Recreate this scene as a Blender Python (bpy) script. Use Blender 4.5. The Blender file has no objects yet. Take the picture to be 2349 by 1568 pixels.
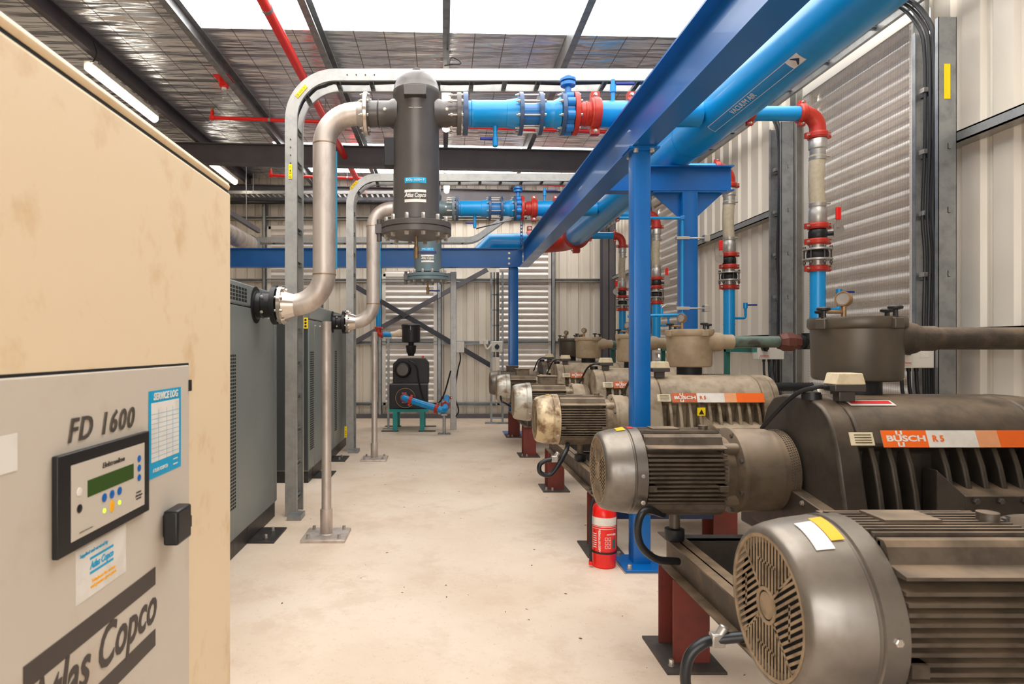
import bpy, bmesh, math, random
from mathutils import Vector, Matrix
random.seed(7)
PI = math.pi
V = Vector
S = bpy.context.scene
COL = S.collection

# ------------------------------------------------------------------ camera
F = 1450.0; CU = 1020.0; CV = 795.0; EYE = 1.5
cam_d = bpy.data.cameras.new('camera'); cam = bpy.data.objects.new('camera', cam_d); COL.objects.link(cam)
cam.location = (0, 0, EYE); cam.rotation_euler = (PI/2, 0, 0)
cam_d.sensor_width = 36.0; cam_d.lens = 36.0*F/2349.0
cam_d.shift_x = (1174.5-CU)/2349.0; cam_d.shift_y = -(784.0-CV)/2349.0
cam_d.clip_start = 0.05; cam_d.clip_end = 200
cam_d.dof.use_dof = True; cam_d.dof.focus_distance = 5.2; cam_d.dof.aperture_fstop = 6.3
S.camera = cam

# ------------------------------------------------------------------ world, exposure
S.view_settings.view_transform = 'Standard'; S.view_settings.look = 'None'
S.view_settings.exposure = 0.0; S.view_settings.gamma = 1.0; S.view_settings.use_curve_mapping = False
W = bpy.data.worlds.new('overcast_sky'); S.world = W; W.use_nodes = True
bg = W.node_tree.nodes['Background']; bg.inputs[0].default_value = (1.0, 0.99, 0.975, 1); bg.inputs[1].default_value = 5.3
S.cycles.max_bounces = 8; S.cycles.diffuse_bounces = 5; S.cycles.glossy_bounces = 5
S.cycles.use_denoising = True
S.cycles.sample_clamp_indirect = 8.0

def portal(loc, rot, sx, sy):
    l = bpy.data.lights.new('daylight_portal', 'AREA'); l.shape = 'RECTANGLE'; l.size = sx; l.size_y = sy
    l.cycles.is_portal = True
    o = bpy.data.objects.new('daylight_portal', l); COL.objects.link(o); o.location = loc; o.rotation_euler = rot
portal((0.55, 4.1, 5.06), (0, 0, 0), 6.6, 5.9)
portal((0.2, 11.9, 5.06), (0, 0, 0), 6.4, 1.9)
portal((-.5, -2.4, 1.6), (PI/2, 0, 0), 4.0, 3.2)

# ------------------------------------------------------------------ helpers
def at(u, v, D):
    return V(((u-CU)*D/F, D, EYE-(v-CV)*D/F))

MATS = {}
def srgb(c):
    return tuple((x/255/12.92 if x/255 <= .04045 else ((x/255+.055)/1.055)**2.4) for x in c)
def mat(name, col, rough=.5, metal=0.0, col2=None, scale=6.0, amt=.5, lo=.45, hi=.65, bump=0.0, bscale=None, dust=None,
        dust_amt=.8, rough2=None, stretch=None, spec=.5, detail=5.0, coat=0.0, bdist=.01):
    m = bpy.data.materials.new(name); m.use_nodes = True
    nt = m.node_tree; N = nt.nodes; L = nt.links
    b = N['Principled BSDF']
    c = srgb(col)+(1,)
    b.inputs['Base Color'].default_value = c; b.inputs['Roughness'].default_value = rough; b.inputs['Metallic'].default_value = metal
    b.inputs['Specular IOR Level'].default_value = spec
    b.inputs['Coat Weight'].default_value = coat
    tc = N.new('ShaderNodeTexCoord'); src = tc.outputs['Object']
    if stretch:
        mp = N.new('ShaderNodeMapping'); mp.inputs['Scale'].default_value = stretch; L.new(src, mp.inputs[0]); src = mp.outputs[0]
    last = None; fac = None
    if col2:
        n = N.new('ShaderNodeTexNoise'); n.inputs['Scale'].default_value = scale; n.inputs['Detail'].default_value = detail
        n.inputs['Roughness'].default_value = .6
        L.new(src, n.inputs['Vector'])
        r = N.new('ShaderNodeMapRange'); r.inputs[1].default_value = lo; r.inputs[2].default_value = hi; r.inputs[4].default_value = amt
        L.new(n.outputs[0], r.inputs[0]); fac = r.outputs[0]
        mx = N.new('ShaderNodeMix'); mx.data_type = 'RGBA'; L.new(fac, mx.inputs[0])
        mx.inputs[6].default_value = c; mx.inputs[7].default_value = srgb(col2)+(1,)
        last = mx.outputs[2]
        if rough2 is not None:
            rr = N.new('ShaderNodeMapRange'); rr.inputs[3].default_value = rough; rr.inputs[4].default_value = rough2
            L.new(fac, rr.inputs[0]); L.new(rr.outputs[0], b.inputs['Roughness'])
    if dust:
        g = N.new('ShaderNodeNewGeometry'); sx = N.new('ShaderNodeSeparateXYZ'); L.new(g.outputs['Normal'], sx.inputs[0])
        n2 = N.new('ShaderNodeTexNoise'); n2.inputs['Scale'].default_value = 9; n2.inputs['Detail'].default_value = 6; L.new(tc.outputs['Object'], n2.inputs['Vector'])
        r1 = N.new('ShaderNodeMapRange'); r1.inputs[1].default_value = .25; r1.inputs[2].default_value = .95
        L.new(sx.outputs[2], r1.inputs[0])
        r2 = N.new('ShaderNodeMapRange'); r2.inputs[1].default_value = .35; r2.inputs[2].default_value = .65; r2.inputs[3].default_value = .25; r2.inputs[4].default_value = 1
        L.new(n2.outputs[0], r2.inputs[0])
        ml = N.new('ShaderNodeMath'); ml.operation = 'MULTIPLY'; L.new(r1.outputs[0], ml.inputs[0]); L.new(r2.outputs[0], ml.inputs[1])
        m2 = N.new('ShaderNodeMath'); m2.operation = 'MULTIPLY'; L.new(ml.outputs[0], m2.inputs[0]); m2.inputs[1].default_value = dust_amt
        md = N.new('ShaderNodeMix'); md.data_type = 'RGBA'; L.new(m2.outputs[0], md.inputs[0])
        if last: L.new(last, md.inputs[6])
        else: md.inputs[6].default_value = c
        md.inputs[7].default_value = srgb(dust)+(1,); last = md.outputs[2]
        mm = N.new('ShaderNodeMath'); mm.operation = 'SUBTRACT'; mm.inputs[0].default_value = metal; L.new(m2.outputs[0], mm.inputs[1]); mm.use_clamp = True
        L.new(mm.outputs[0], b.inputs['Metallic'])
    if last: L.new(last, b.inputs['Base Color'])
    if bump:
        n3 = N.new('ShaderNodeTexNoise'); n3.inputs['Scale'].default_value = bscale or scale*4; n3.inputs['Detail'].default_value = 4
        L.new(src, n3.inputs['Vector'])
        bp = N.new('ShaderNodeBump'); bp.inputs['Strength'].default_value = bump; bp.inputs['Distance'].default_value = bdist
        L.new(n3.outputs[0], bp.inputs['Height']); L.new(bp.outputs[0], b.inputs['Normal'])
    MATS[name] = m
    return m
def emit(name, col, s):
    m = bpy.data.materials.new(name); m.use_nodes = True
    b = m.node_tree.nodes['Principled BSDF']; b.inputs['Base Color'].default_value = srgb(col)+(1,)
    b.inputs['Emission Color'].default_value = srgb(col)+(1,); b.inputs['Emission Strength'].default_value = s
    MATS[name] = m

mat('galv', (158,160,160), .42, .75, (118,121,124), 9, .6, bump=.05)
mat('galv_light', (172,170,165), .42, .65, (146,146,144), 9, .6, bump=.05)
mat('steel_dark', (94,90,94), .5, .1, (80,77,80), 4)
mat('brace', (60,60,66), .5, .1)
mat('blue_steel', (0,98,172), .3, .0, (0,86,156), 2.5, .5, spec=.5, coat=.1)
mat('blue_navy', (26,44,78), .35, .1)
mat('blue_pipe', (0,142,206), .32, 0, (0,124,190), 3, .5, spec=.5, coat=.1)
mat('blue_cast', (0,116,190), .3, 0, spec=.6, coat=.2)
mat('flange_blue', (62,84,116), .35, .2)
mat('blue_lever', (22,40,130), .35)
mat('red_fit', (184,46,28), .38, 0, (158,36,22), 9, .6, bump=.05)
mat('fire_red', (236,28,22), .3, 0, spec=.6)
mat('stainless', (204,192,182), .42, .65, (150,134,122), 6, .7, bump=.06, stretch=(1,1,.35), rough2=.55)
mat('chrome', (215,205,195), .22, .95)
mat('bolt', (196,188,178), .32, .8)
mat('chrome_ink', (128,122,114), .3, .7, (88,80,72), 60)
mat('bolt_dark', (90,84,80), .4, .6)
mat('brass', (160,130,96), .4, .6, (110,86,64), 30)
mat('vessel', (96,91,88), .34, .35, (84,79,76), 5)
mat('vessel_grey', (104,120,124), .38, .15, (92,106,110), 5)
mat('cab', (122,128,125), .38, .2, (112,117,115), 3)
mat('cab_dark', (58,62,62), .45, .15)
mat('cab_skid', (44,42,41), .45, .2, (70,62,56), 12, .6)
mat('black', (20,20,21), .42)
mat('hole', (8,8,9), .8)
mat('rubber', (24,24,26), .55)
mat('cable', (26,27,30), .38)
mat('cream', (236,212,176), .5, 0, (214,176,126), 7, .7, .56, .74, bump=.03, spec=.4)
mat('door_beige', (206,194,178), .5, 0, (186,166,142), 3.0, .8, .48, .7, bump=.03, spec=.4)
mat('dark_band', (70,60,54), .55)
mat('ink', (50,44,42), .5)
mat('pump_dark', (72,65,57), .42, .4, (52,46,40), 8, .7, dust=(150,124,96), dust_amt=.6, bump=.12)
mat('pump_beige', (160,144,120), .52, .15, (98,80,60), 6, .9, .44, .62, dust=(196,172,144), dust_amt=.7, bump=.15)
mat('motor_dark', (88,78,67), .42, .35, (54,46,39), 12, .7, dust=(162,136,108), dust_amt=.75, bump=.12)
mat('motor_brown', (112,98,80), .55, .2, (72,58,44), 10, .8, dust=(180,155,125), dust_amt=.85, bump=.15)
mat('cowl_dark', (128,122,115), .32, .75, (98,89,78), 5, .7, dust=(176,158,134), dust_amt=.35, rough2=.5)
mat('cowl_beige', (206,184,146), .40, .3, (112,82,52), 7, .95, .5, .63, dust=(214,196,166), dust_amt=.3)
mat('cowl_silver', (184,178,166), .38, .5, (126,104,80), 9, .9, .5, .64)
mat('grille', (150,128,100), .55, .2, (96,76,56), 20, .7)
mat('dome_dark', (92,84,72), .42, .35, (80,72,61), 5, .6, dust=(130,112,90), dust_amt=.6)
mat('dome_beige', (170,150,122), .5, .15, (140,118,92), 6, .7, dust=(186,162,134), dust_amt=.5)
mat('pipe_dark', (62,54,46), .6, .15, (92,78,62), 14, .7, bump=.3, dust=(140,116,92), dust_amt=.8)
mat('pipe_green', (96,112,100), .6, .15, (60,52,44), 9, .85, .45, .6, dust=(128,148,134), dust_amt=.7, bump=.15)
mat('green_paint', (40,106,94), .5)
mat('rust_union', (104,58,44), .55, .2, (80,44,34), 20, bump=.15)
mat('oxide', (112,44,32), .6, 0, (84,36,28), 5, .7, bump=.08)
mat('skid', (72,62,52), .55, .2, (112,92,70), 8, .8, dust=(150,126,98), dust_amt=.8, bump=.1)
mat('skid_plate', (62,56,52), .6, .1, (92,78,66), 9, .7)
mat('switch_cream', (222,206,172), .5, 0, (190,170,136), 20)
mat('box_white', (222,216,204), .45)
mat('teal', (0,140,138), .4, 0, (0,118,118), 5)
mat('machine_black', (30,29,30), .45, .1, (42,40,40), 5)
mat('hose_clear', (190,176,150), .3, 0, (160,146,120), 30, spec=.6)
mat('camlock', (186,180,172), .38, .7, (150,142,134), 18)
mat('canvas', (226,208,184), .8, 0, (200,180,150), 25, bump=.4)
mat('lab_white', (232,226,216), .6, 0, (206,196,182), 12)
mat('lab_orange', (250,106,14), .45, 0, (230,110,40), 10)
mat('lab_orange_pale', (236,166,120), .5, 0, (232,150,96), 8)
mat('lab_orange_worn', (206,98,50), .55, 0, (150,110,84), 16)
mat('lab_yellow', (250,214,0), .5)
mat('lab_amber', (252,180,0), .5)
mat('lab_blue', (0,160,206), .5)
mat('lab_ink', (30,28,26), .6)
mat('lab_red', (214,40,40), .5)
mat('lcd', (52,84,26), .25)
mat('button_blue', (0,96,176), .35)
mat('concrete_grey', (150,138,126), .7)
emit('led_green', (170,230,40), 1.5)
emit('tube', (255,244,226), 14.0)

def mat_floor():
    m = bpy.data.materials.new('concrete_floor'); m.use_nodes = True; nt = m.node_tree; N = nt.nodes; L = nt.links
    b = N['Principled BSDF']; tc = N.new('ShaderNodeTexCoord')
    def noise(s, d=6, r=.6):
        n = N.new('ShaderNodeTexNoise'); n.inputs['Scale'].default_value = s; n.inputs['Detail'].default_value = d; n.inputs['Roughness'].default_value = r
        L.new(tc.outputs['Object'], n.inputs['Vector']); return n.outputs[0]
    def rng(x, a, bb, c=0, d=1):
        r = N.new('ShaderNodeMapRange'); r.inputs[1].default_value = a; r.inputs[2].default_value = bb; r.inputs[3].default_value = c; r.inputs[4].default_value = d
        L.new(x, r.inputs[0]); return r.outputs[0]
    def mix(f, a, bb):
        x = N.new('ShaderNodeMix'); x.data_type = 'RGBA'; L.new(f, x.inputs[0])
        for i, k in ((6, a), (7, bb)):
            if isinstance(k, tuple): x.inputs[i].default_value = srgb(k)+(1,)
            else: L.new(k, x.inputs[i])
        return x.outputs[2]
    c = mix(rng(noise(.9), .35, .68), (221,203,183), (208,186,162))
    c = mix(rng(noise(3.5, 8, .7), .5, .72, 0, .6), c, (186,158,131))
    c = mix(rng(noise(7, 9, .75), .58, .75, 0, .45), c, (242,226,206))
    c = mix(rng(noise(60, 3, .6), .68, .74, 0, .7), c, (130,100,78))
    c = mix(rng(noise(26, 8, .8), .56, .66, 0, .35), c, (176,148,122))
    L.new(c, b.inputs['Base Color'])
    L.new(rng(noise(2.2), .3, .7, .38, .6), b.inputs['Roughness'])
    bp = N.new('ShaderNodeBump'); bp.inputs['Strength'].default_value = .12; bp.inputs['Distance'].default_value = .01
    L.new(noise(18), bp.inputs['Height']); L.new(bp.outputs[0], b.inputs['Normal'])
    MATS['floor'] = m
mat_floor()

def mat_wall():
    m = mat('cladding', (226,216,200), .4, .1, (208,196,178), 1.4, .6, stretch=(1,1,.25))
mat_wall()
mat('louvre', (232,225,217), .34, .15, (214,205,196), 3)
mat('frame_pale', (226,218,206), .42, .2)
mat('mesh_wire', (176,160,140), .5, .3)
mat('bell', (104,90,74), .48, .3, (74,63,51), 9, .7, dust=(168,144,116), dust_amt=.8, bump=.12)

def mat_foil():
    m = bpy.data.materials.new('foil_insulation'); m.use_nodes = True; nt = m.node_tree; N = nt.nodes; L = nt.links
    b = N['Principled BSDF']; b.inputs['Metallic'].default_value = .8; b.inputs['Roughness'].default_value = .25
    tc = N.new('ShaderNodeTexCoord')
    # quilting thread lines
    br = N.new('ShaderNodeTexBrick'); br.offset = 0.0; br.inputs['Scale'].default_value = 1.0
    br.inputs['Brick Width'].default_value = .34; br.inputs['Row Height'].default_value = .5; br.inputs['Mortar Size'].default_value = .006
    br.inputs['Color1'].default_value = (.90,.92,.95,1); br.inputs['Color2'].default_value = (.85,.87,.91,1); br.inputs['Mortar'].default_value = (.30,.27,.25,1)
    L.new(tc.outputs['Object'], br.inputs['Vector']); L.new(br.outputs['Color'], b.inputs['Base Color'])
    mp = N.new('ShaderNodeMapping'); mp.inputs['Scale'].default_value = (.9, 5.0, 1); L.new(tc.outputs['Object'], mp.inputs[0])
    n = N.new('ShaderNodeTexNoise'); n.inputs['Scale'].default_value = 1.3; n.inputs['Detail'].default_value = 2.5; n.inputs['Roughness'].default_value = .45
    L.new(mp.outputs[0], n.inputs['Vector'])
    bp = N.new('ShaderNodeBump'); bp.inputs['Strength'].default_value = .75; bp.inputs['Distance'].default_value = .16
    L.new(n.outputs[0], bp.inputs['Height']); L.new(bp.outputs[0], b.inputs['Normal'])
    MATS['foil'] = m
mat_foil()

def wloc(o):
    v = V((0,0,0))
    while o is not None:
        v += o.location; o = o.parent
    return v

class M:
    """collects shapes in world coordinates; build() links them as ONE mesh object"""
    def __init__(s): s.v = []; s.f = []; s.x = None
    def add(s, vs, fs):
        n = len(s.v)
        if s.x is not None: vs = [s.x @ V(p) for p in vs]
        s.v += [tuple(p) for p in vs]; s.f += [tuple(i+n for i in f) for f in fs]; return s
    def box(s, a, b):
        x0,y0,z0 = [min(a[i], b[i]) for i in range(3)]; x1,y1,z1 = [max(a[i], b[i]) for i in range(3)]
        return s.add([(x0,y0,z0),(x1,y0,z0),(x1,y1,z0),(x0,y1,z0),(x0,y0,z1),(x1,y0,z1),(x1,y1,z1),(x0,y1,z1)],
                     [(3,2,1,0),(4,5,6,7),(0,1,5,4),(1,2,6,5),(2,3,7,6),(3,0,4,7)])
    def cbox(s, c, d): return s.box((c[0]-d[0]/2,c[1]-d[1]/2,c[2]-d[2]/2),(c[0]+d[0]/2,c[1]+d[1]/2,c[2]+d[2]/2))
    def lathe(s, prof, o, ax=(0,0,1), seg=32, ref=None):
        ax = V(ax).normalized(); o = V(o)
        a = V(ref) if ref else (V((0,0,1)) if abs(ax.z) < .9 else V((1,0,0)))
        e1 = (a - ax*a.dot(ax)).normalized(); e2 = ax.cross(e1)
        vs = []; fs = []; rings = []
        for t, r in prof:
            if r < 1e-6: rings.append([len(vs)]); vs.append(o+ax*t)
            else:
                rings.append(list(range(len(vs), len(vs)+seg)))
                for k in range(seg):
                    an = 2*PI*(k+.5)/seg; vs.append(o+ax*t+(e1*math.cos(an)+e2*math.sin(an))*r)
        for A, B in zip(rings, rings[1:]):
            if len(A) == 1 and len(B) == 1: continue
            if len(A) == 1:
                for k in range(seg): fs.append((A[0], B[(k+1) % seg], B[k]))
            elif len(B) == 1:
                for k in range(seg): fs.append((A[k], A[(k+1) % seg], B[0]))
            else:
                for k in range(seg): fs.append((A[k], A[(k+1) % seg], B[(k+1) % seg], B[k]))
        if len(rings[0]) > 1: fs.append(tuple(reversed(rings[0])))
        if len(rings[-1]) > 1: fs.append(tuple(rings[-1]))
        return s.add(vs, fs)
    def cyl(s, p0, p1, r, r2=None, seg=24):
        p0 = V(p0); p1 = V(p1); d = p1-p0
        return s.lathe([(0, r), (d.length, r if r2 is None else r2)], p0, d, seg)
    def ring(s, p0, p1, ro, ri, seg=24):
        p0 = V(p0); p1 = V(p1); d = p1-p0; h = d.length; ax = d.normalized()
        a = V((0,0,1)) if abs(ax.z) < .9 else V((1,0,0)); e1 = (a-ax*a.dot(ax)).normalized(); e2 = ax.cross(e1)
        vs = []; fs = []
        for (t, r) in ((0,ri),(0,ro),(h,ro),(h,ri)):
            for k in range(seg):
                an = 2*PI*k/seg; vs.append(p0+ax*t+(e1*math.cos(an)+e2*math.sin(an))*r)
        for q in range(4):
            for k in range(seg):
                A = q*seg; B = ((q+1) % 4)*seg
                fs.append((A+k, A+(k+1) % seg, B+(k+1) % seg, B+k))
        return s.add(vs, fs)
    def tube(s, pts, r, seg=14, cap=True):
        pts = [V(p) for p in pts]; n = len(pts); vs = []; fs = []
        rr = r if hasattr(r, '__len__') else [r]*n
        t0 = (pts[1]-pts[0]).normalized()
        a = V((0,0,1)) if abs(t0.z) < .9 else V((1,0,0)); e = (a-t0*a.dot(t0)).normalized()
        for i in range(n):
            if i == 0: t = t0
            elif i == n-1: t = (pts[i]-pts[i-1]).normalized()
            else: t = ((pts[i+1]-pts[i]).normalized()+(pts[i]-pts[i-1]).normalized()).normalized()
            e = (e-t*e.dot(t)).normalized(); e2 = t.cross(e)
            for k in range(seg):
                an = 2*PI*k/seg; vs.append(pts[i]+(e*math.cos(an)+e2*math.sin(an))*rr[i])
        for i in range(n-1):
            for k in range(seg):
                fs.append((i*seg+k, i*seg+(k+1) % seg, (i+1)*seg+(k+1) % seg, (i+1)*seg+k))
        if cap: fs.append(tuple(reversed(range(seg)))); fs.append(tuple(range((n-1)*seg, n*seg)))
        return s.add(vs, fs)
    def prism(s, poly, axis, a, b):
        """poly in the other two axes (in xyz order), extruded along axis from a to b"""
        n = len(poly)
        def mk(p, t):
            q = [0,0,0]; k = [i for i in range(3) if i != axis]
            q[axis] = t; q[k[0]] = p[0]; q[k[1]] = p[1]; return tuple(q)
        vs = [mk(p, a) for p in poly]+[mk(p, b) for p in poly]
        fs = [tuple(range(n)), tuple(reversed(range(n, 2*n)))]+[(i, i+n, (i+1) % n+n, (i+1) % n) for i in range(n)]
        return s.add(vs, fs)
    def sweep(s, path, sec, e_up):
        """sweep a closed 2D section (a,b) along a path: a along the side vector, b along e_up x tangent"""
        path = [V(p) for p in path]; n = len(path); k = len(sec); vs = []; fs = []
        w = V(e_up).normalized()
        for i in range(n):
            if i == 0: t = (path[1]-path[0]).normalized()
            elif i == n-1: t = (path[-1]-path[-2]).normalized()
            else: t = ((path[i+1]-path[i]).normalized()+(path[i]-path[i-1]).normalized()).normalized()
            nrm = t.cross(w).normalized()
            for a, b in sec: vs.append(path[i]+w*a+nrm*b)
        for i in range(n-1):
            for j in range(k): fs.append((i*k+j, i*k+(j+1) % k, (i+1)*k+(j+1) % k, (i+1)*k+j))
        fs.append(tuple(reversed(range(k)))); fs.append(tuple(range((n-1)*k, n*k)))
        return s.add(vs, fs)
    def build(s, name, material, parent=None, loc=None, label=None, bevel=0, smooth=True, cat=None, group=None, kind=None, ang=.6, fix=True):
        me = bpy.data.meshes.new(name)
        o = bpy.data.objects.new(name, me); COL.objects.link(o)
        if parent is not None: o.parent = parent; off = wloc(parent)
        elif loc is not None: o.location = loc; off = V(loc)
        else:
            xs = [p[0] for p in s.v]; ys = [p[1] for p in s.v]; zs = [p[2] for p in s.v]
            off = V(((min(xs)+max(xs))/2, (min(ys)+max(ys))/2, min(zs))); o.location = off
        me.from_pydata([(p[0]-off.x, p[1]-off.y, p[2]-off.z) for p in s.v], [], s.f)
        if fix:
            bm = bmesh.new(); bm.from_mesh(me); bmesh.ops.recalc_face_normals(bm, faces=bm.faces); bm.to_mesh(me); bm.free()
        if smooth: me.shade_smooth(); me.set_sharp_from_angle(angle=ang)
        me.materials.append(MATS[material])
        if bevel:
            md = o.modifiers.new('bevel', 'BEVEL'); md.width = bevel; md.segments = 2; md.limit_method = 'ANGLE'; md.angle_limit = .7
        if label: o['label'] = label
        if cat: o['category'] = cat
        if group: o['group'] = group
        if kind: o['kind'] = kind
        return o

def rp(pts, R, n=8):
    """round the corners of a polyline"""
    pts = [V(p) for p in pts]; out = [pts[0]]
    for i in range(1, len(pts)-1):
        a = (pts[i-1]-pts[i]); b = (pts[i+1]-pts[i]); la = a.length; lb = b.length; a.normalize(); b.normalize()
        th = a.angle(b); r = R[i-1] if hasattr(R, '__len__') else R
        d = r/math.tan(th/2) if th < 3.13 else 0
        d = min(d, la*.95, lb*.95)
        if d < 1e-5: out.append(pts[i]); continue
        r = d*math.tan(th/2); bis = (a+b).normalized(); c = pts[i]+bis*(r/math.sin(th/2))
        p0 = pts[i]+a*d; p1 = pts[i]+b*d
        v0 = (p0-c); v1 = (p1-c); w = v0.angle(v1)
        for k in range(n+1):
            t = k/n; out.append(c+(v0*math.sin((1-t)*w)+v1*math.sin(t*w))/math.sin(w))
    out.append(pts[-1]); return out
def smoothpts(pts, n=6):
    pts = [V(p) for p in pts]; out = []
    P = [pts[0]*2-pts[1]]+pts+[pts[-1]*2-pts[-2]]
    for i in range(1, len(P)-2):
        for k in range(n):
            t = k/n; a, b, c, d = P[i-1], P[i], P[i+1], P[i+2]
            out.append(.5*((2*b)+(-a+c)*t+(2*a-5*b+4*c-d)*t*t+(-a+3*b-3*c+d)*t**3))
    out.append(pts[-1]); return out

def thing(name, loc, label, cat, group=None):
    o = bpy.data.objects.new(name, None); COL.objects.link(o); o.location = loc; o.empty_display_size = .1
    o['label'] = label; o['category'] = cat
    if group: o['group'] = group
    return o
BM = {}
def bolt(parent, p, ax, r=.014, h=.02, material='bolt', both=0.0):
    """a hex bolt head (with nut on the far side when both > 0)"""
    key = (tuple(round(a, 3) for a in ax), r, h, material, round(both, 3))
    if key not in BM:
        m = M(); a = V(ax).normalized()
        m.lathe([(0, r*1.25), (h*.12, r*1.25), (h*.13, r), (h*.85, r), (h, r*.8)], (0,0,0), a, 6)
        if both:
            m.lathe([(0, r), (-h*.8, r), (-h, r*.8)], a*(-both), a, 6); m.cyl(a*(-both), (0,0,0), r*.5, seg=8)
            m.cyl(a*(-both-h*1.8), a*(-both), r*.5, seg=8)
        o = m.build('bolt', material, None, loc=(0,0,0), ang=.5); BM[key] = o.data
        COL.objects.unlink(o)
    o = bpy.data.objects.new('bolt', BM[key]); COL.objects.link(o); o.parent = parent; o.location = V(p)-wloc(parent); return o
def bolts(parent, c, ax, R, n, r=.012, h=.018, material='bolt', both=0.0, ph=.5):
    ax = V(ax).normalized(); a = V((0,0,1)) if abs(ax.z) < .9 else V((1,0,0)); e1 = (a-ax*a.dot(ax)).normalized(); e2 = ax.cross(e1)
    for k in range(n):
        an = 2*PI*(k+ph)/n; bolt(parent, V(c)+(e1*math.cos(an)+e2*math.sin(an))*R, ax, r, h, material, both)
def text(parent, s, size, mtx, material, name='lettering', shear=0, offset=0, depth=.0006, align='CENTER', sx=1.0, label=None, sc=1.0):
    cu = bpy.data.curves.new('t', 'FONT'); cu.body = s; cu.size = size; cu.shear = shear; cu.offset = offset; cu.extrude = depth; cu.space_character = sc
    cu.align_x = align; cu.align_y = 'CENTER'; cu.resolution_u = 3
    o = bpy.data.objects.new('t', cu); COL.objects.link(o)
    dg = bpy.context.evaluated_depsgraph_get(); me = bpy.data.meshes.new_from_object(o.evaluated_get(dg))
    bpy.data.objects.remove(o)
    off = wloc(parent)
    me.transform(Matrix.Diagonal((sx,1,1,1))); me.transform(mtx); me.transform(Matrix.Translation(-off))
    me.materials.clear(); me.materials.append(MATS[material]); me.name = name
    r = bpy.data.objects.new(name, me); COL.objects.link(r); r.parent = parent
    if label: r['label'] = label
    return r
def frame(o, ex, ey):
    ex = V(ex).normalized(); ez = ex.cross(V(ey)).normalized(); ey = ez.cross(ex)
    m = Matrix((ex, ey, ez)).transposed().to_4x4(); m.translation = V(o); return m
def circ_poly(c, r, n=24): return [(c[0]+r*math.cos(2*PI*k/n), c[1]+r*math.sin(2*PI*k/n)) for k in range(n)]

# ------------------------------------------------------------------ the building
XR = 3.52; XL = -6.6; YB = 13.4; Y0 = -2.4
def roofz(x): return 5.0-.02*x
M().box((-14,-12,-.1),(XR+.4,YB+.3,0)).build('floor', 'floor', kind='structure', smooth=False)

def corrug(name, plane, a0, a1, holes, pos, zt, z0=0.0, pitch=.245):
    """ribbed steel cladding; plane 'x' = wall at x=pos running along y, 'y' = wall at y=pos running along x; holes = (a,b,z0,z1)"""
    m = M(); s = -1  # ribs step away from the room
    cuts = sorted(set([a0, a1]+[h[0] for h in holes]+[h[1] for h in holes]))
    for c0, c1 in zip(cuts, cuts[1:]):
        spans = [(z0, zt)]
        for h in holes:
            if h[0] <= c0+1e-6 and h[1] >= c1-1e-6: spans = [(z0, h[2]), (h[3], zt)]
        k0 = math.floor(c0/pitch)-1; prof = []
        while k0*pitch < c1+pitch:
            b = k0*pitch; prof += [(b, 0), (b+.135, 0), (b+.155, .03), (b+.175, .03), (b+.185, .024), (b+.195, .03), (b+.215, .03), (b+.235, 0)]; k0 += 1
        pr = []
        for (p, q), (p2, q2) in zip(prof, prof[1:]):
            if p2 < c0 or p > c1: continue
            if p < c0: q = q+(q2-q)*(c0-p)/(p2-p); p = c0
            if not pr: pr.append((p, q))
            if p2 > c1: q2 = q+(q2-q)*(c1-p)/(p2-p); p2 = c1
            if p2-p > 1e-6: pr.append((p2, q2))
        for (za, zb) in spans:
            if zb-za < .01: continue
            poly = [(p, pos+q) for p, q in pr]+[(c1, pos+.06), (c0, pos+.06)]
            n = len(poly)
            if plane == 'y': vs = [(p, q, za) for p, q in poly]+[(p, q, zb) for p, q in poly]
            else: vs = [(q, p, za) for p, q in poly]+[(q, p, zb) for p, q in poly]
            m.add(vs, [(i, (i+1) % n, (i+1) % n+n, i+n) for i in range(n)]+[tuple(range(n)), tuple(range(n, 2*n))])
    return m.build(name, 'cladding', kind='structure', ang=.2)
LB = [(at(618,0,YB).x, at(728,0,YB).x), (at(880,0,YB).x, at(1000,0,YB).x), (at(1140,0,YB).x, at(1262,0,YB).x)]
LBZ = [(.3,4.0),(.3,3.0),(.3,3.6)]
corrug('wall_back', 'y', XL, XR, [(a,b,z[0],z[1]) for (a,b), z in zip(LB, LBZ)], YB, 5.1)
corrug('wall_right', 'x', Y0, YB, [(4.62,6.12,.45,3.98),(9.0,10.6,.45,3.9)], XR, 4.95)
corrug('wall_left', 'x', Y0, YB, [], XL-.06, 5.15)
corrug('wall_front_unseen', 'y', XL, XR, [(-2.5,1.5,0,3.2)], Y0-.06, 5.15)  # unseen wall added to cut daylight from behind; opening lets some in
# ceiling: insulation foil with two skylight openings
m = M()
SK1 = (-2.74, 3.5, 1.2, 7.05); SK2 = (-3.0, 3.4, 10.98, 12.85)
xs = [XL, SK2[0], SK1[0], 3.4, XR]; ys = [Y0, SK1[2], SK1[3], SK2[2], SK2[3], YB+.06]
def slab(x0, x1, y0, y1):
    nx = max(1, int((x1-x0)/.35)); ny = max(1, int((y1-y0)/.35))
    m.add([(x0,y0,roofz(x0)),(x1,y0,roofz(x1)),(x1,y1,roofz(x1)),(x0,y1,roofz(x0)),(x0,y0,roofz(x0)+.09),(x1,y0,roofz(x1)+.09),(x1,y1,roofz(x1)+.09),(x0,y1,roofz(x0)+.09)],
          [(3,2,1,0),(4,5,6,7),(0,1,5,4),(1,2,6,5),(2,3,7,6),(3,0,4,7)])
slab(XL, SK1[0], Y0, SK1[3]); slab(SK1[0], XR, Y0, SK1[2]); slab(XL, XR, SK1[3], SK2[2])
slab(XL, SK2[0], SK2[2], SK2[3]); slab(XL, XR, SK2[3], YB+.06)
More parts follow.
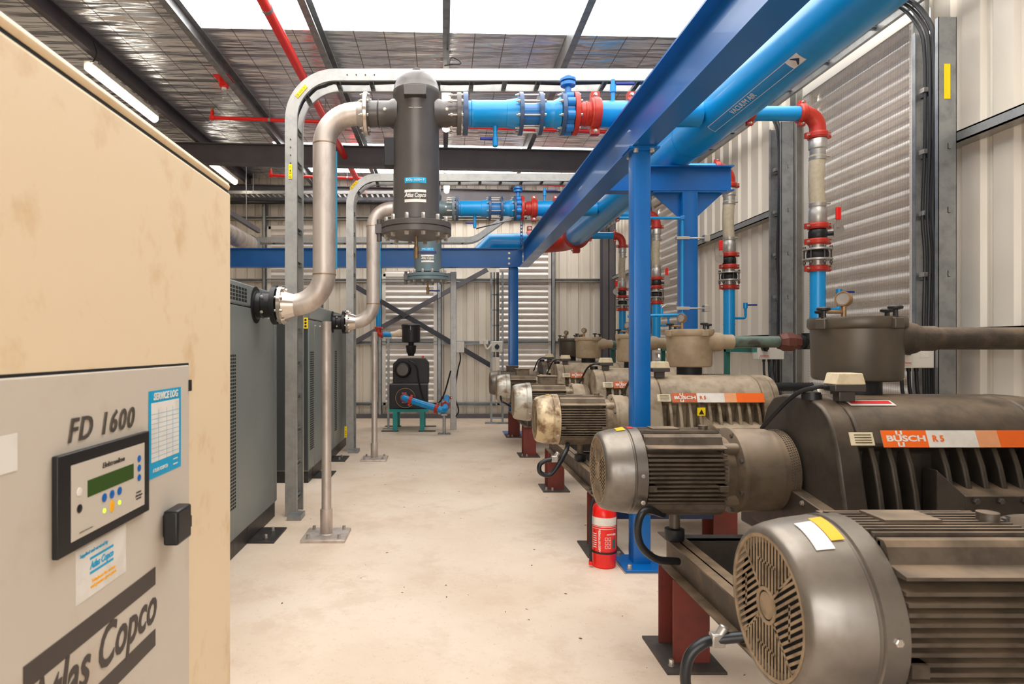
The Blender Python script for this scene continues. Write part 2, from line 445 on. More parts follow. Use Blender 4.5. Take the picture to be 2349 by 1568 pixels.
m.build('ceiling', 'foil', kind='structure', smooth=False, loc=(0,0,5.0))
# roof purlins (C sections)
def csec(x, z, h=.2, b=.075, t=.012, s=1):
    return [(x,z),(x,z+h),(x+s*b,z+h),(x+s*b,z+h-.02),(x+s*b-s*t,z+h-.02),(x+s*b-s*t,z+h-t),(x+s*t,z+h-t),(x+s*t,z+t),(x+s*b-s*t,z+t),(x+s*b-s*t,z+.02),(x+s*b,z+.02),(x+s*b,z)]
for x in (-5.5, -4.12, -2.78, -1.42, -.02, 1.36, 2.74):
    M().prism(csec(x, roofz(x)-.2), 1, Y0, YB).build('roof_beam', 'galv' if x > -4 else 'steel_dark', kind='structure', smooth=False)
def ibeam(m, axis, a, b, cx, z0, h, w, tf=.014, tw=.01):
    poly = [(cx-w/2,z0),(cx+w/2,z0),(cx+w/2,z0+tf),(cx+tw/2,z0+tf),(cx+tw/2,z0+h-tf),(cx+w/2,z0+h-tf),(cx+w/2,z0+h),(cx-w/2,z0+h),(cx-w/2,z0+h-tf),(cx-tw/2,z0+h-tf),(cx-tw/2,z0+tf),(cx-w/2,z0+tf)]
    return m.prism(poly, axis, a, b)
def sloped_rafter(y, ztop0, h, name='roof_beam'):
    m = M(); w = .16; tf = .016; tw = .012
    poly = [(y-w/2,0),(y+w/2,0),(y+w/2,tf),(y+tw/2,tf),(y+tw/2,h-tf),(y+w/2,h-tf),(y+w/2,h),(y-w/2,h),(y-w/2,h-tf),(y-tw/2,h-tf),(y-tw/2,tf),(y-w/2,tf)]
    n = len(poly); vs = [(XL, p, ztop0-.02*XL-h+q) for p, q in poly]+[(XR-.1, p, ztop0-.02*XR-h+q) for p, q in poly]
    m.add(vs, [(i,(i+1) % n,(i+1) % n+n,i+n) for i in range(n)]+[tuple(range(n)),tuple(range(n,2*n))])
    return m.build(name, 'steel_dark', kind='structure', smooth=False)
sloped_rafter(10.5, 4.79, .34); sloped_rafter(13.18, 4.79, .34)
# wall girts and columns
for z in (4.17, 2.86, 1.55, .26):
    M().prism([(YB-.11,z),(YB-.0,z),(YB-.0,z+.075),(YB-.11,z+.075),(YB-.11,z+.06),(YB-.012,z+.06),(YB-.012,z+.012),(YB-.11,z+.012)], 0, XL, XR-.15).build('wall_girt', 'galv_light' if z > 2 else 'galv', kind='structure', smooth=False)
for z in (2.86, 1.55, .26):
    for (a, b) in ((-2.3, 4.5), (6.25, 8.85), (10.72, 12.9)):
        M().box((XR-.11,a,z),(XR-.10,b,z+.075)).box((XR-.11,a,z+.065),(XR,b,z+.075)).box((XR-.11,a,z),(XR,b,z+.01)).build('wall_girt', 'galv_light', kind='structure', smooth=False)
m = M(); m.box((3.26,13.0,0),(3.50,13.014,4.8)); m.box((3.26,13.25,0),(3.50,13.264,4.8)); m.box((3.37,13.0,0),(3.385,13.26,4.8))
m.build('wall_column', 'steel_dark', kind='structure', smooth=False)
for (y0, y1) in ((6.14, 6.24), (4.5, 4.6), (8.85,8.97), (10.62,10.72)):
    M().prism([(XR-.11,y0),(XR-.1,y0),(XR-.1,y1-.01),(XR,y1-.01),(XR,y1),(XR-.11,y1)], 2, 0, 4.9).build('wall_column', 'galv_light', kind='structure', smooth=False)
for u in (608, 612+125, 872, 1008, 1268):
    x = at(u,0,YB-.05).x
    M().box((x-.04,YB-.13,0),(x+.04,YB-.12,4.6)).box((x-.04,YB-.13,0),(x-.03,YB,4.6)).box((x+.03,YB-.13,0),(x+.04,YB,4.6)).build('wall_column', 'galv', kind='structure', smooth=False)
# louvred windows
def louvre_back(n, a, b, z0, z1):
    f = M(); y = YB-.02
    f.box((a-.03,y-.05,z0-.04),(a+.05,y+.03,z1+.04)).box((b-.05,y-.05,z0-.04),(b+.03,y+.03,z1+.04)).box((a,y-.05,z1-.02),(b,y+.03,z1+.05)).box((a,y-.05,z0-.05),(b,y+.03,z0+.02))
    o = f.build('window_%d' % n, 'frame_pale', kind='structure', smooth=False)
    m = M(); z = z0; h = .122
    while z < z1:
        poly = [(y+.00,z),(y-.035,z+.012),(y-.045,z+.03),(y-.04,z+.05),(y+.0,z+.085),(y+.01,z+.10),(y+.0,z+h),(y+.03,z+h),(y+.03,z)]
        m.prism(poly, 0, a+.03, b-.03); z += h
    m.build('louvre_blade', 'louvre', o, ang=.9)
for i, ((a, b), z) in enumerate(zip(LB, LBZ)): louvre_back(i+1, a, b, *z)
def louvre_side(n, a, b, z0, z1, mesh=False):
    x = XR+.0
    f = M().box((x-.05,a-.03,z0-.05),(x+.03,a+.06,z1+.06)).box((x-.05,b-.06,z0-.05),(x+.03,b+.03,z1+.06)).box((x-.06,a-.03,z1-.03),(x+.03,b+.03,z1+.09)).box((x-.05,a,z0-.05),(x+.03,b,z0+.03))
    o = f.build('window_%d' % n, 'frame_pale', kind='structure', smooth=False)
    m = M(); z = z0; h = .125
    while z < z1-.02:
        poly = [(x+.04,z),(x-.012,z+.006),(x-.030,z+.016),(x-.036,z+.030),(x-.030,z+.046),(x+.0,z+.066),(x+.03,z+.078),(x+.045,z+.09),(x+.046,z+.11),(x+.04,z+h),(x+.075,z+h),(x+.075,z)]
        m.prism(poly, 1, a+.04, b-.04); z += h
    m.build('louvre_blade', 'louvre', o, ang=.9)
    if mesh:
        m = M(); st = .0254; t = .0006; y = a+.05; xm = x-.052
        while y < b-.05: m.box((xm-t,y-t,z0+.02),(xm+t,y+t,z1-.02)); y += st
        z = z0+.03
        while z < z1-.02: m.box((xm-t,a+.04,z-t),(xm+t,b-.04,z+t)); z += st
        m.build('wire_mesh', 'mesh_wire', o, smooth=False, fix=False)
louvre_side(4, 4.66, 6.08, .5, 3.94, True)
louvre_side(5, 9.04, 10.56, .5, 3.86)
M().box((XR-.03,Y0,0),(XR,YB,.12)).build('baseboard_right', 'galv', kind='structure', smooth=False)
M().box((XL,YB-.14,0),(XR-.2,YB-.02,.08)).build('baseboard_back', 'steel_dark', kind='structure', smooth=False)
# x bracing on the back wall
def brace(u0, v0, u1, v1, D, nm, lab, mt='brace'):
    p0 = at(u0,v0,D); p1 = at(u1,v1,D); d = (p1-p0).normalized(); n = V((-d.z,0,d.x))
    m = M(); a = .05
    vs = []
    for p in (p0, p1):
        for (s, t) in ((-a,0),(a,0),(a,-.012),(-a+.012,-.012),(-a+.012,-.07),(-a,-.07)): vs.append(p+n*s+V((0,t,0)))
    k = 6
    m.add(vs, [(i,(i+1) % k,(i+1) % k+k,i+k) for i in range(k)]+[tuple(range(k)),tuple(range(k,2*k))])
    return m.build(nm, mt, label=lab, cat='brace', smooth=False)
brace(812, 655, 1126, 838, 13.26, 'diagonal_brace', 'dark steel angle brace falling to the right behind the black blower')
brace(812, 785, 1118, 618, 13.285, 'diagonal_brace', 'grey steel angle brace rising to the right behind the black blower', 'steel_dark')

# ------------------------------------------------------------------ roof services
for x, y0, y1, lab in ((-4.07,7.2,8.9,'glowing tube lamp nearest the cream cabinet, with a black lead'), (-4.07,11.0,12.3,'glowing tube lamp low over the cream cabinet corner, beyond the first rafter'),
                  (.02,7.95,9.3,'glowing tube lamp mostly hidden behind the black filter vessel'), (.04,12.1,13.0,'farthest glowing tube lamp, seen end on beside the black vessel')):
    t = thing('tube_light', (x,(y0+y1)/2,4.66), lab, 'light', 'tube lights under the roof beams')
    M().box((x-.06,y0+.02,4.72),(x+.06,y1-.02,4.775)).build('housing', 'box_white', t, bevel=.01)
    M().tube([(x,y0+.0,4.70),(x,y0+.03,4.70),(x,y1-.03,4.70),(x,y1,4.70)], [.03,.055,.055,.03], 16).build('diffuser', 'tube', t)
    for yy in (y0+.25, y1-.25): M().box((x-.01,yy-.01,4.77),(x+.01,yy+.01,4.86)).build('hanger', 'galv', t)
    if x < -1 and y0 < 8: M().tube(smoothpts([(x,y0+.05,4.76),(x+.1,y0-.06,4.72),(x+.16,y0-.1,4.8),(x+.1,y0-.05,4.95)]), .008, 8).build('power_lead', 'cable', t)
t = thing('fire_pipe', (-1.66,6,4.6), 'thick red sprinkler main running lengthwise under the roof', 'pipe')
M().cyl((-1.66,2.5,4.66),(-1.66,12.9,4.66), .05).build('main_pipe', 'fire_red', t)
for y in (5.9, 8.8, 11.9): M().ring((-1.66,y-.02,4.66),(-1.66,y+.02,4.66),.056,.05).cyl((-1.66,y,4.7),(-1.66,y,4.95),.006,seg=8).build('pipe_hanger', 'galv', t)
M().cyl((-1.66,12.9,4.66),(-1.66,13.0,4.66),.066).build('end_cap', 'fire_red', t)
def firebranch(p0, p1, lab, ys):
    t = thing('fire_pipe', (p0+p1)/2, lab, 'pipe')
    M().cyl(p0, p1, .026).cyl(p0-V((.03,0,0)), p0+V((.03,0,0)), .034).cyl(p0, p0+V((0,0,.1)), .024).build('branch_pipe', 'fire_red', t)
    M().cyl(p0+V((0,0,.1)), p0+V((0,0,.15)), .016).cyl(p0+V((0,0,.14)), p0+V((0,0,.145)), .035).build('sprinkler_head', 'brass', t)
    for f in ys:
        p = p0.lerp(p1, f); M().ring(p-V((.014,0,0)), p+V((.014,0,0)), .031, .026).cyl(p, p+V((0,0,.3)), .005, seg=8).build('pipe_hanger', 'galv', t)
firebranch(at(487,270,8.9), at(1580,309,8.9), 'thin red sprinkler branch crossing behind the black filter vessel', (.12,.5,.8))
firebranch(at(621,402,11.9), at(1500,432,11.9), 'thin red sprinkler branch beyond the dark rafter', (.2,.6))
t = thing('fire_detector', at(514,200,8.1), 'small red detector box hanging from the roof insulation', 'detector')
p = at(514,192,8.1); M().cbox(p, (.10,.10,.10)).build('body', 'fire_red', t, bevel=.01)
M().box((p.x-.1,p.y-.12,p.z+.06),(p.x+.09,p.y+.12,p.z+.075)).box((p.x-.02,p.y-.02,p.z+.05),(p.x+.02,p.y+.02,roofz(p.x))).build('mounting_plate', 'fire_red', t)
M().cyl((p.x,p.y,p.z-.08),(p.x,p.y,p.z-.05),.03).build('bulb', 'box_white', t)
t = thing('pipe_end', (0,0,0), '', 'x'); bpy.data.objects.remove(t)

# cable ladders ------------------------------------------------
def ladder(name, path, w, side, lab, rung=.3, plate_label=None, cables=1, mt='galv_light', h=.105, loc=None, group='galvanised cable ladders'):
    """path = inner face line of the rails; the side vector separates the rails"""
    path = [V(p) for p in path]; side = V(side).normalized()
    t = thing(name, loc or path[0], lab, 'cable ladder', group)
    for s in (0, 1):
        q = [p+side*(w*s) for p in path]; g = -1 if s else 1
        sec = [(0,0),(0,h),(g*.028,h),(g*.028,h-.004),(g*.004,h-.004),(g*.004,.004),(g*.028,.004),(g*.028,0)]
        M().sweep(q, sec, side).build('side_rail', mt, t, ang=.5)
    # rungs
    ls = [0]
    for a, b in zip(path, path[1:]): ls.append(ls[-1]+(b-a).length)
    d = rung/2
    while d < ls[-1]:
        for i in range(len(path)-1):
            if ls[i] <= d <= ls[i+1]:
                tt = (path[i+1]-path[i]).normalized(); p = path[i].lerp(path[i+1], (d-ls[i])/(ls[i+1]-ls[i])); break
        n = tt.cross(side).normalized()
        m = M(); c = p+n*.02
        m.x = frame(c, side, tt)
        m.box((.005,-.02,-.02),(w-.005,.02,-.016)).box((.005,-.02,-.02),(w-.005,-.016,.005)).box((.005,.016,-.02),(w-.005,.02,.005))
        m.build('rung', 'galv', t, smooth=False); d += rung
    for k in range(cables):
        q = [p+side*(w*.5+.03*k)+((path[min(i+1,len(path)-1)]-path[max(i-1,0)]).normalized().cross(side).normalized())*.042+V((0,0,.006*math.sin(i*1.7))) for i, p in enumerate(path)]
        M().tube(q, .012, 8).build('cable', 'cable', t)
    return t
def sticker(t, u, v, D, w, h, ang=0, mt='lab_yellow', facing=(0,-1,0)):
    p = at(u, v, D); m = M(); m.x = Matrix.Translation(p) @ Matrix.Rotation(ang, 4, 'Y')
    m.box((-w/2,-.001,-h/2),(w/2,.001,h/2)); o = m.build('warning_sticker', mt, t, smooth=False, label='yellow warning sticker')
    m = M(); m.x = Matrix.Translation(p) @ Matrix.Rotation(ang, 4, 'Y')
    for i, zz in enumerate((.30,.1,.02,-.06,-.14)): m.box((-w*.25,-.0016,h*zz-h*.012),(w*.25,-.0011,h*zz+h*.012))
    m.ring((0,-.0016,-h*.36),(0,-.0011,-h*.36), w*.3, w*.2); m.build('printing', 'lab_ink', o, smooth=False)
# ladder 1: D=5.58, ladder 2: D=9.05 ; inner line is the room-side (right/lower) edge
def bigladder(D, lab, zt, xend, ruler):
    xi = -1.305; zi = zt-.105
    path = rp([(xi,D,.0),(xi,D,zi),(xend,D,zi)], .34, 14)
    # subdivide so that cables wave
    q = [path[0]]
    for a, b in zip(path, path[1:]):
        k = max(1, int((b-a).length/.25))
        for i in range(1, k+1): q.append(a.lerp(b, i/k))
    return ladder('cable_ladder', q, .27, (0,1,0), lab, .3, cables=2)
t = bigladder(5.58, 'near galvanised cable ladder rising beside the grey cabinets and bending over the black vessel', 3.955, 3.05, 0)
sticker(t, 691, 209, 5.575, .035, .13, .72); sticker(t, 666, 393, 5.575, .032, .13, 0)
M().box((-1.36,5.45,0),(-1.24,5.62,.045)).build('floor_bracket', 'galv', t, smooth=False)
m = M(); [m.cyl((-1.36,5.578,z),(-1.36,5.572,z),.006,seg=8) for z in (3.05,3.12,3.19,3.26,3.33)]; [m.cyl((x,5.578,3.9),(x,5.572,3.9),.006,seg=8) for x in (-.86,-.78,-.7,-.62)]
m.build('splice_bolt', 'bolt_dark', t)
t = bigladder(9.05, 'far galvanised cable ladder with a yellow sticker near its foot, behind the steel pipes', 3.98, 3.05, 0)
sticker(t, 812, 424, 9.045, .04, .15, .72); sticker(t, 793, 990, 9.045, .035, .16, 0)
M().box((-1.36,8.9,0),(-1.22,9.1,.045)).build('floor_bracket', 'galv', t, smooth=False)
# wall ladders on the right wall: rails perpendicular to the wall
def wall_ladder(y0, lab, zt=3.67, extra=True):
    t = thing('cable_ladder', (3.31,y0+.12,0), lab, 'cable ladder', 'galvanised cable ladders')
    for k, y in enumerate((y0, y0+.235)):
        M().box((3.25,y,.0),(3.37,y+.003,zt)).box((3.25,y-.0,.0),(3.254,y+.03*(1 if k == 0 else -1),zt)).box((3.366,y,.0),(3.37,y+.03*(1 if k == 0 else -1),zt)).build('side_rail', 'galv', t, smooth=False)
    z = .3
    while z < zt-.1:
        M().box((3.31,y0,z-.02),(3.315,y0+.235,z+.02)).box((3.31,y0,z-.02),(3.33,y0+.235,z-.016)).build('rung', 'galv', t, smooth=False)
        M().box((3.27,y0+.15,z+.0),(3.31,y0+.2,z+.03)).build('cable_clip', 'camlock', t, smooth=False); z += .42
    for k in range(3 if extra else 2):
        yy = y0+.08+.045*k
        q = smoothpts([(3.29,yy,1.0),(3.285,yy+.005,1.6),(3.29,yy,2.1),(3.28,yy+.008,2.4),(3.29,yy,2.9),(3.29,yy,3.45),(3.27,yy+.03,3.7),(3.22,yy+.2,3.95),(3.18,yy+.5,4.06)])
        M().tube(q, .016 if k == 0 else .011, 10).build('cable', 'cable', t)
    return t
t = wall_ladder(4.16, 'wall-mounted galvanised cable ladder with black cables and a yellow sticker, beside the meshed louvre')
M().box((3.285,4.156,3.13),(3.325,4.159,3.36)).build('warning_sticker', 'lab_yellow', t, smooth=False)
t = wall_ladder(6.1, 'wall-mounted galvanised cable ladder behind the red elbow drop pipe', extra=False)
path = [(3.12,y,4.0) for y in (1.0,3,5,7,9,11,13.0)]
ladder('cable_ladder', path, .22, (1,0,0), 'long galvanised cable ladder along the top of the right wall', .6, cables=1, h=.09)
# ladder behind the far cross beam sweeping up to the right
q = rp([at(540,556,11.9), at(1090,556,11.9), at(1170,498,11.9), at(1330,498,11.9)], .5, 8)
sweepl = ladder('cable_ladder', q, .25, (0,1,0), 'galvanised cable ladder sweeping up over the far blue pipe', .45, cables=1)
for uu in (560, 760, 1010, 1290):
    p = at(uu, 556 if uu < 1100 else 498, 11.9); M().cyl((p.x,12.03,p.z-.1),(p.x,12.03,roofz(p.x)),.007,seg=8).build('hanger_rod', 'galv', sweepl)
# perforated tray
t = thing('cable_tray', at(700,448,12.6), 'perforated galvanised cable tray high on the back left', 'cable tray')
p0 = at(500,437,12.6); p1 = at(905,448,12.6)
m = M(); m.box((p0.x,12.6,p0.z-.06),(p1.x,12.604,p0.z)).box((p0.x,12.9,p0.z-.06),(p1.x,12.904,p0.z)); m.build('side_rail', 'galv_light', t, smooth=False)
m = M(); x = p0.x
while x < p1.x: m.box((x,12.6,p0.z-.064),(x+.07,12.9,p0.z-.06)); x += .11
m.build('tray_base', 'galv', t, smooth=False)
M().cyl((p0.x,12.75,p0.z-.2),(p1.x+.5,12.75,p0.z-.2),.035).build('conduit', 'black', t)
for x in (p0.x+.7, p0.x+2.2): M().cyl((x,12.6,p0.z-.06),(x,12.6,4.95),.008,seg=8).build('hanger_rod', 'galv', t)
t = thing('duct_pipe', (-3.6,11,3.3), 'dull grey pipe seen above the cream cabinet corner, running to the back wall', 'pipe')
M().cyl((-3.62,1.5,3.4),(-3.62,11.7,3.4),.16).build('pipe_run', 'stainless', t); M().cyl((-3.62,11.7,3.4),(-3.62,11.8,3.4),.18).build('collar', 'galv', t)
M().box((-3.5,1.5,3.62),(-3.44,11.8,3.70)).build('support_angle', 'steel_dark', t, smooth=False)

# ------------------------------------------------------------------ blue steel frame
def blue(name, lab, loc): return thing(name, loc, lab, 'beam' if 'beam' in name else 'post')
t = blue('steel_beam', 'long deep blue steel beam running from overhead to the far end', (1.355,6,2.86))
ibeam(M(), 1, .5, 10.86, 1.355, 2.862, .332, .166, .013, .009).build('web_and_flanges', 'blue_steel', t, smooth=False)
M().box((1.25,4.28,2.848),(1.46,4.48,2.861)).build('splice_plate', 'blue_steel', t, smooth=False)
for y in (4.30, 4.46):
    for x in (1.30, 1.41): bolt(t, (x,y,2.848), (0,0,-1), .017, .028)
t = blue('steel_beam', 'blue steel cross beam spanning left at the far end, under the curved cable ladder', (-2.6,10.85,2.86))
ibeam(M(), 0, XL+.05, 1.26, 10.9, 2.865, .326, .16, .013, .009).build('web_and_flanges', 'blue_steel', t, smooth=False)
M().box((1.18,10.885,2.88),(1.345,10.893,3.17)).build('end_plate', 'blue_steel', t, smooth=False)
for z in (2.93,3.02,3.11): bolt(t, (1.11,10.885,z), (0,-1,0), .018, .02)
m = M()
ibeam(m, 0, 1.36, 2.68, 5.92, 2.945, .235, .15, .012, .009)
t = blue('steel_beam', 'short blue steel beam carrying the vacuum pipe, bolted on the gusseted post', (2.2,5.92,2.945))
m.build('web_and_flanges', 'blue_steel', t, smooth=False)
# posts
def hollow(m, x0, x1, y0, y1, z0, z1, r=.012):
    pts = []
    for cx, cy, a in ((x1-r,y1-r,0),(x0+r,y1-r,PI/2),(x0+r,y0+r,PI),(x1-r,y0+r,1.5*PI)):
        for k in range(4): an = a+PI/2*k/3; pts.append((cx+r*math.cos(an), cy+r*math.sin(an)))
    return m.prism(pts, 2, z0, z1)
t = blue('steel_post', 'bright blue square post standing behind the red fire extinguisher', (1.35,4.38,0))
hollow(M(), 1.289, 1.411, 4.318, 4.44, .018, 2.835).build('shaft', 'blue_steel', t)
M().box((1.20,4.185,0),(1.50,4.52,.018)).build('base_plate', 'blue_steel', t, bevel=.002)
M().box((1.19,4.175,-.002),(1.51,4.53,.004)).build('grout_pad', 'concrete_grey', t, smooth=False)
M().box((1.26,4.29,2.835),(1.44,4.47,2.848)).build('cap_plate', 'blue_steel', t, smooth=False)
for x in (1.235,1.465):
    for y in (4.22,4.485): bolt(t, (x,y,.018), (0,0,1), .016, .03)
t = blue('steel_post', 'blue post with triangular gussets under the short beam by the right wall', (2.27,5.92,0))
hollow(M(), 2.2, 2.345, 5.845, 5.99, .015, 2.935).build('shaft', 'blue_steel', t)
M().box((2.1,5.75,0),(2.45,6.09,.015)).build('base_plate', 'blue_steel', t)
M().prism([(1.93,2.944),(2.2,2.944),(2.2,2.70)], 1, 5.91, 5.925).build('gusset', 'blue_steel', t, smooth=False)
M().prism([(2.61,2.944),(2.345,2.944),(2.345,2.70)], 1, 5.91, 5.925).build('gusset', 'blue_steel', t, smooth=False)
M().box((1.93,5.85,2.930),(2.61,5.985,2.944)).build('cap_plate', 'blue_steel', t, smooth=False)
t = blue('steel_post', 'far blue post under the corner of the two blue beams', (1.2,10.95,0))
hollow(M(), 1.11, 1.27, 10.9, 11.06, .015, 2.862).build('shaft', 'blue_steel', t)
M().box((1.02,10.82,0),(1.36,11.16,.015)).build('base_plate', 'blue_steel', t)

# ------------------------------------------------------------------ pipe fittings
def coupling(t, c, ax, r, mt='red_fit', w=.05, pa=None):
    """grooved coupling: ring with two bolted ears"""
    ax = V(ax).normalized(); c = V(c)
    m = M(); m.lathe([(-w/2, r*1.02),(-w/2,r*1.2),(-w*.3,r*1.24),(-w*.28,r*1.30),(w*.28,r*1.30),(w*.3,r*1.24),(w/2,r*1.2),(w/2,r*1.02)], c, ax, 28)
    a = V(pa) if pa else (V((0,-1,0)) if abs(ax.y) < .9 else V((1,0,0)))
    e1 = (a-ax*a.dot(ax)).normalized(); e2 = ax.cross(e1); ears = []
    for s in (-1, 1):
        p = c+e2*s*(r*1.42)
        m.x = frame(p, e2, ax); m.box((-r*.25,-w*.45,-r*.30),(r*.25,w*.45,r*.30)); m.x = None; ears.append(p)
    o = m.build('coupling', mt, t, bevel=.002)
    for p in ears: bolt(o, p+e1*r*.30, e1, max(.009, r*.14), .016, 'bolt', r*.6)
    return o
def flange(t, c, ax, R, w, mt, nb=8, br=.012, Rb=None, both=0, name='flange', bm='bolt', ri=None):
    c = V(c); ax = V(ax).normalized()
    o = M().lathe([(0,R*.4),(0,R),(w,R),(w,R*.4)], c, ax, 40).build(name, mt, t, bevel=.002)
    if nb: bolts(o, c+ax*w, ax, Rb or R*.86, nb, br, br*1.4, bm, both or w)
    return o

# valve train and filter, at depth D
def filter_group(D, vm, labs, far):
    X = lambda u: (u-CU)*5.0/F
    z = 3.34
    # --- stainless riser
    t = thing('steel_pipe', (-.952,D,1.8), labs[0], 'pipe', 'stainless risers')
    rs = t
    path = rp([(-1.235,D,1.83),(-.952,D,1.83),(-.952,D,z),(-.66,D,z)], .25, 12)
    M().tube(path, .09, 32).build('riser', 'stainless', t)
    for zz in (2.07, 3.10): M().tube([(-.952,D,zz-.004),(-.952,D,zz+.004)], .0925, 32).build('weld_seam', 'brass', t)
    flange(t, (-.632,D,z), (1,0,0), .165, .028, 'chrome', 8, .012, both=.03)
    M().lathe([(0,.09),(.05,.115),(.06,.115)], (-.69,D,z), (1,0,0), 32).build('collar', 'stainless', t)
    flange(t, (-1.30,D,1.83), (1,0,0), .155, .03, 'chrome', 8, .012, both=.03)
    M().lathe([(0,.12),(.06,.1),(.09,.091)], (-1.27,D,1.83), (1,0,0), 32).build('collar', 'chrome', t)
    flange(t, (-1.355,D,1.83), (1,0,0), .155, .04, 'black', 0)
    M().lathe([(0,.115),(.012,.115),(.014,.1),(.05,.1),(.052,.108),(.06,.1),(.12,.1),(.125,.112),(.135,.112)], (-1.49,D,1.83), (1,0,0), 32).build('rubber_sleeve', 'black', t)
    for a in (-.06,.06): bolt(t, (-1.42,D-.1,1.83+a), (0,-1,0), .01, .014)
    # pole
    p = thing('pipe_support', (-.94,D,0), labs[1], 'support', 'steel pole supports')
    xo = -.935
    M().cyl((xo,D,.2),(xo,D,1.70),.038).build('pole', 'stainless', p)
    M().cyl((xo,D,.024),(xo,D,.22),.049).lathe([(0,.058),(.008,.049)], (xo,D,.022)).build('sleeve', 'stainless', p)
    M().box((xo-.17,D-.17,0),(xo+.17,D+.17,.024)).build('base_plate', 'stainless', p, bevel=.003)
    for dx in (-.12,.12):
        for dy in (-.12,.12): bolt(p, (xo+dx,D+dy,.024), (0,0,1), .014, .03)
    M().box((-.952+.074,D+.045,2.12),(-.952+.094,D+.052,3.06)).build('film_strip', 'lab_blue', rs, smooth=False, label='strip of blue protective film')
    # --- vessel
    t = thing('filter_vessel', (-.224,D,2.3), labs[2], 'filter')
    cx = -.224; R = .181
    M().lathe([(0,R),(.98,R),(.985,R+.003),(1.02,R+.003),(1.025,R-.001),(1.06,R*.975),(1.11,R*.86),(1.15,R*.64),(1.175,R*.3),(1.18,.0)], (cx,D,2.49), (0,0,1), 48).build('shell', vm, t)
    M().ring((cx,D-.006,3.675),(cx,D+.006,3.675),.035,.018).build('lifting_eye', vm, t)
    M().lathe([(0,.04),(0,R+.085),(.004,R+.095),(.042,R+.095),(.044,R+.085),(.050,R+.085),(.052,R+.095),(.09,R+.095),(.094,R+.085),(.094,.04)], (cx,D,2.375), (0,0,1), 56).build('end_flange', vm, t)
    bolts(t, (cx,D,2.468), (0,0,1), R+.06, 12, .016, .045, 'bolt', 0)
    bolts(t, (cx,D,2.376), (0,0,-1), R+.06, 12, .018, .03, 'bolt', 0)
    M().cyl((cx-R-.11,D-.02,2.33),(cx-R-.11,D-.02,2.5),.02).box((cx-R-.14,D-.05,2.39),(cx-R-.06,D+.01,2.46)).build('hinge', 'vessel', t)
    d = M().cyl((cx,D,2.375),(cx,D,2.26),.012).cyl((cx,D,2.29),(cx,D,2.20),.02).build('drain_valve', 'brass', t)
    M().box((cx+.02,D-.012,2.235),(cx+.16,D+.012,2.255)).build('lever', 'blue_lever', d)
    for s in (-1,1):
        M().lathe([(R*.8,.12),(R+.01,.112),(R+.03,.1),(R+.11,.1),(R+.115,.108),(R+.122,.1),(R+.2,.1)] if s < 0 else [(R*.8,.12),(R+.01,.11),(R+.03,.1),(R+.15,.1)], (cx,D,z), (s,0,0), 36).build('nozzle', vm, t)
        bolt(t, (cx+s*(R+.06),D-.1,z+.0), (0,-1,0), .012, .01)
    flange(t, (cx-R-.23,D,z), (1,0,0), .16, .036, 'vessel', 0)
    flange(t, (X(1048),D,z), (1,0,0), .16, .034, vm, 8, .013, both=.07)
    # name plate bracket, gauge box, stickers
    M().box((cx-.085,D-R-.06,3.40),(cx+.085,D-R+.03,3.48)).build('bracket', vm, t, bevel=.004)
    M().box((cx-R-.07,D-.05,2.92),(cx-R+.02,D+.05,3.14)).build('gauge_box', 'black', t, bevel=.004)
    def wrap(zc, w, h, mt, name, lab=None):
        m = M(); n = 10; vs = []; fs = []
        for i in range(n+1):
            a = -PI/2+(i/n-.5)*w/R
            for q in (0,1): vs.append((cx+(R+.0015)*math.cos(a), D+(R+.0015)*math.sin(a), zc-h/2+h*q))
        for i in range(n): fs.append((2*i,2*i+2,2*i+3,2*i+1))
        m.add(vs, fs); return m.build(name, mt, t, label=lab, ang=1)
    zz = lambda v: 1.5+(795-v)*5/F
    wrap(zz(426), .17, .042, 'lab_blue', 'type_label', 'blue type label')
    text(t, 'DDp 1600+ F', .025, Matrix.Translation((cx,D-R-.003,zz(426))) @ Matrix.Rotation(PI/2,4,'X'), 'lab_white')
    wrap(zz(450), .17, .020, 'lab_white', 'logo_stripe'); wrap(zz(471.5), .17, .022, 'lab_white', 'logo_stripe')
    text(t, 'Atlas Copco', .047, Matrix.Translation((cx,D-R-.003,zz(460))) @ Matrix.Rotation(PI/2,4,'X'), 'lab_white', 'logo', shear=.25, offset=.0012, sx=.68)
    text(t, '— ——', .03, Matrix.Translation((cx,D-R-.003,3.325)) @ Matrix.Rotation(PI/2,4,'X'), 'lab_white', 'caution_print')
    # --- blue valve train
    t = thing('valve_train', (.7,D,z), labs[3], 'valve train')
    fl = lambda u, w=10, mt='flange_blue', nb=8, both=0, R=.163: flange(t, (X(u),D,z), (1,0,0), R, w*5/F, mt, nb, .012, both=both)
    fl(1062, 11, nb=0)
    M().lathe([(X(1072),.1),(X(1080),.1),(X(1082),.105),(X(1090),.105),(X(1091),.103),(X(1160),.103),(X(1161),.107),(X(1165),.107),(X(1185),.118),(X(1191),.12)], (0,D,z), (1,0,0), 36).build('pipe_spool', 'blue_pipe', t)
    fl(1189, 9, nb=0)
    M().lathe([(X(1197),.082),(X(1234),.082)], (0,D,z), (1,0,0), 32).build('dismantling_joint', 'blue_cast', t)
    fl(1234, 9, nb=8, both=.186)
    M().lathe([(X(1243),.115),(X(1252),.1),(X(1268),.1),(X(1270),.104),(X(1284),.125)], (0,D,z), (1,0,0), 36).build('pipe_spool', 'blue_pipe', t)
    fl(1285, 9, nb=0)
    v = M(); v.lathe([(X(1295),.13),(X(1312),.13)], (0,D,z), (1,0,0), 36)
    for k in range(8): a = 2*PI*(k+.5)/8; v.cyl((X(1295),D+.125*math.cos(a),z+.125*math.sin(a)),(X(1312),D+.125*math.cos(a),z+.125*math.sin(a)),.038,seg=14)
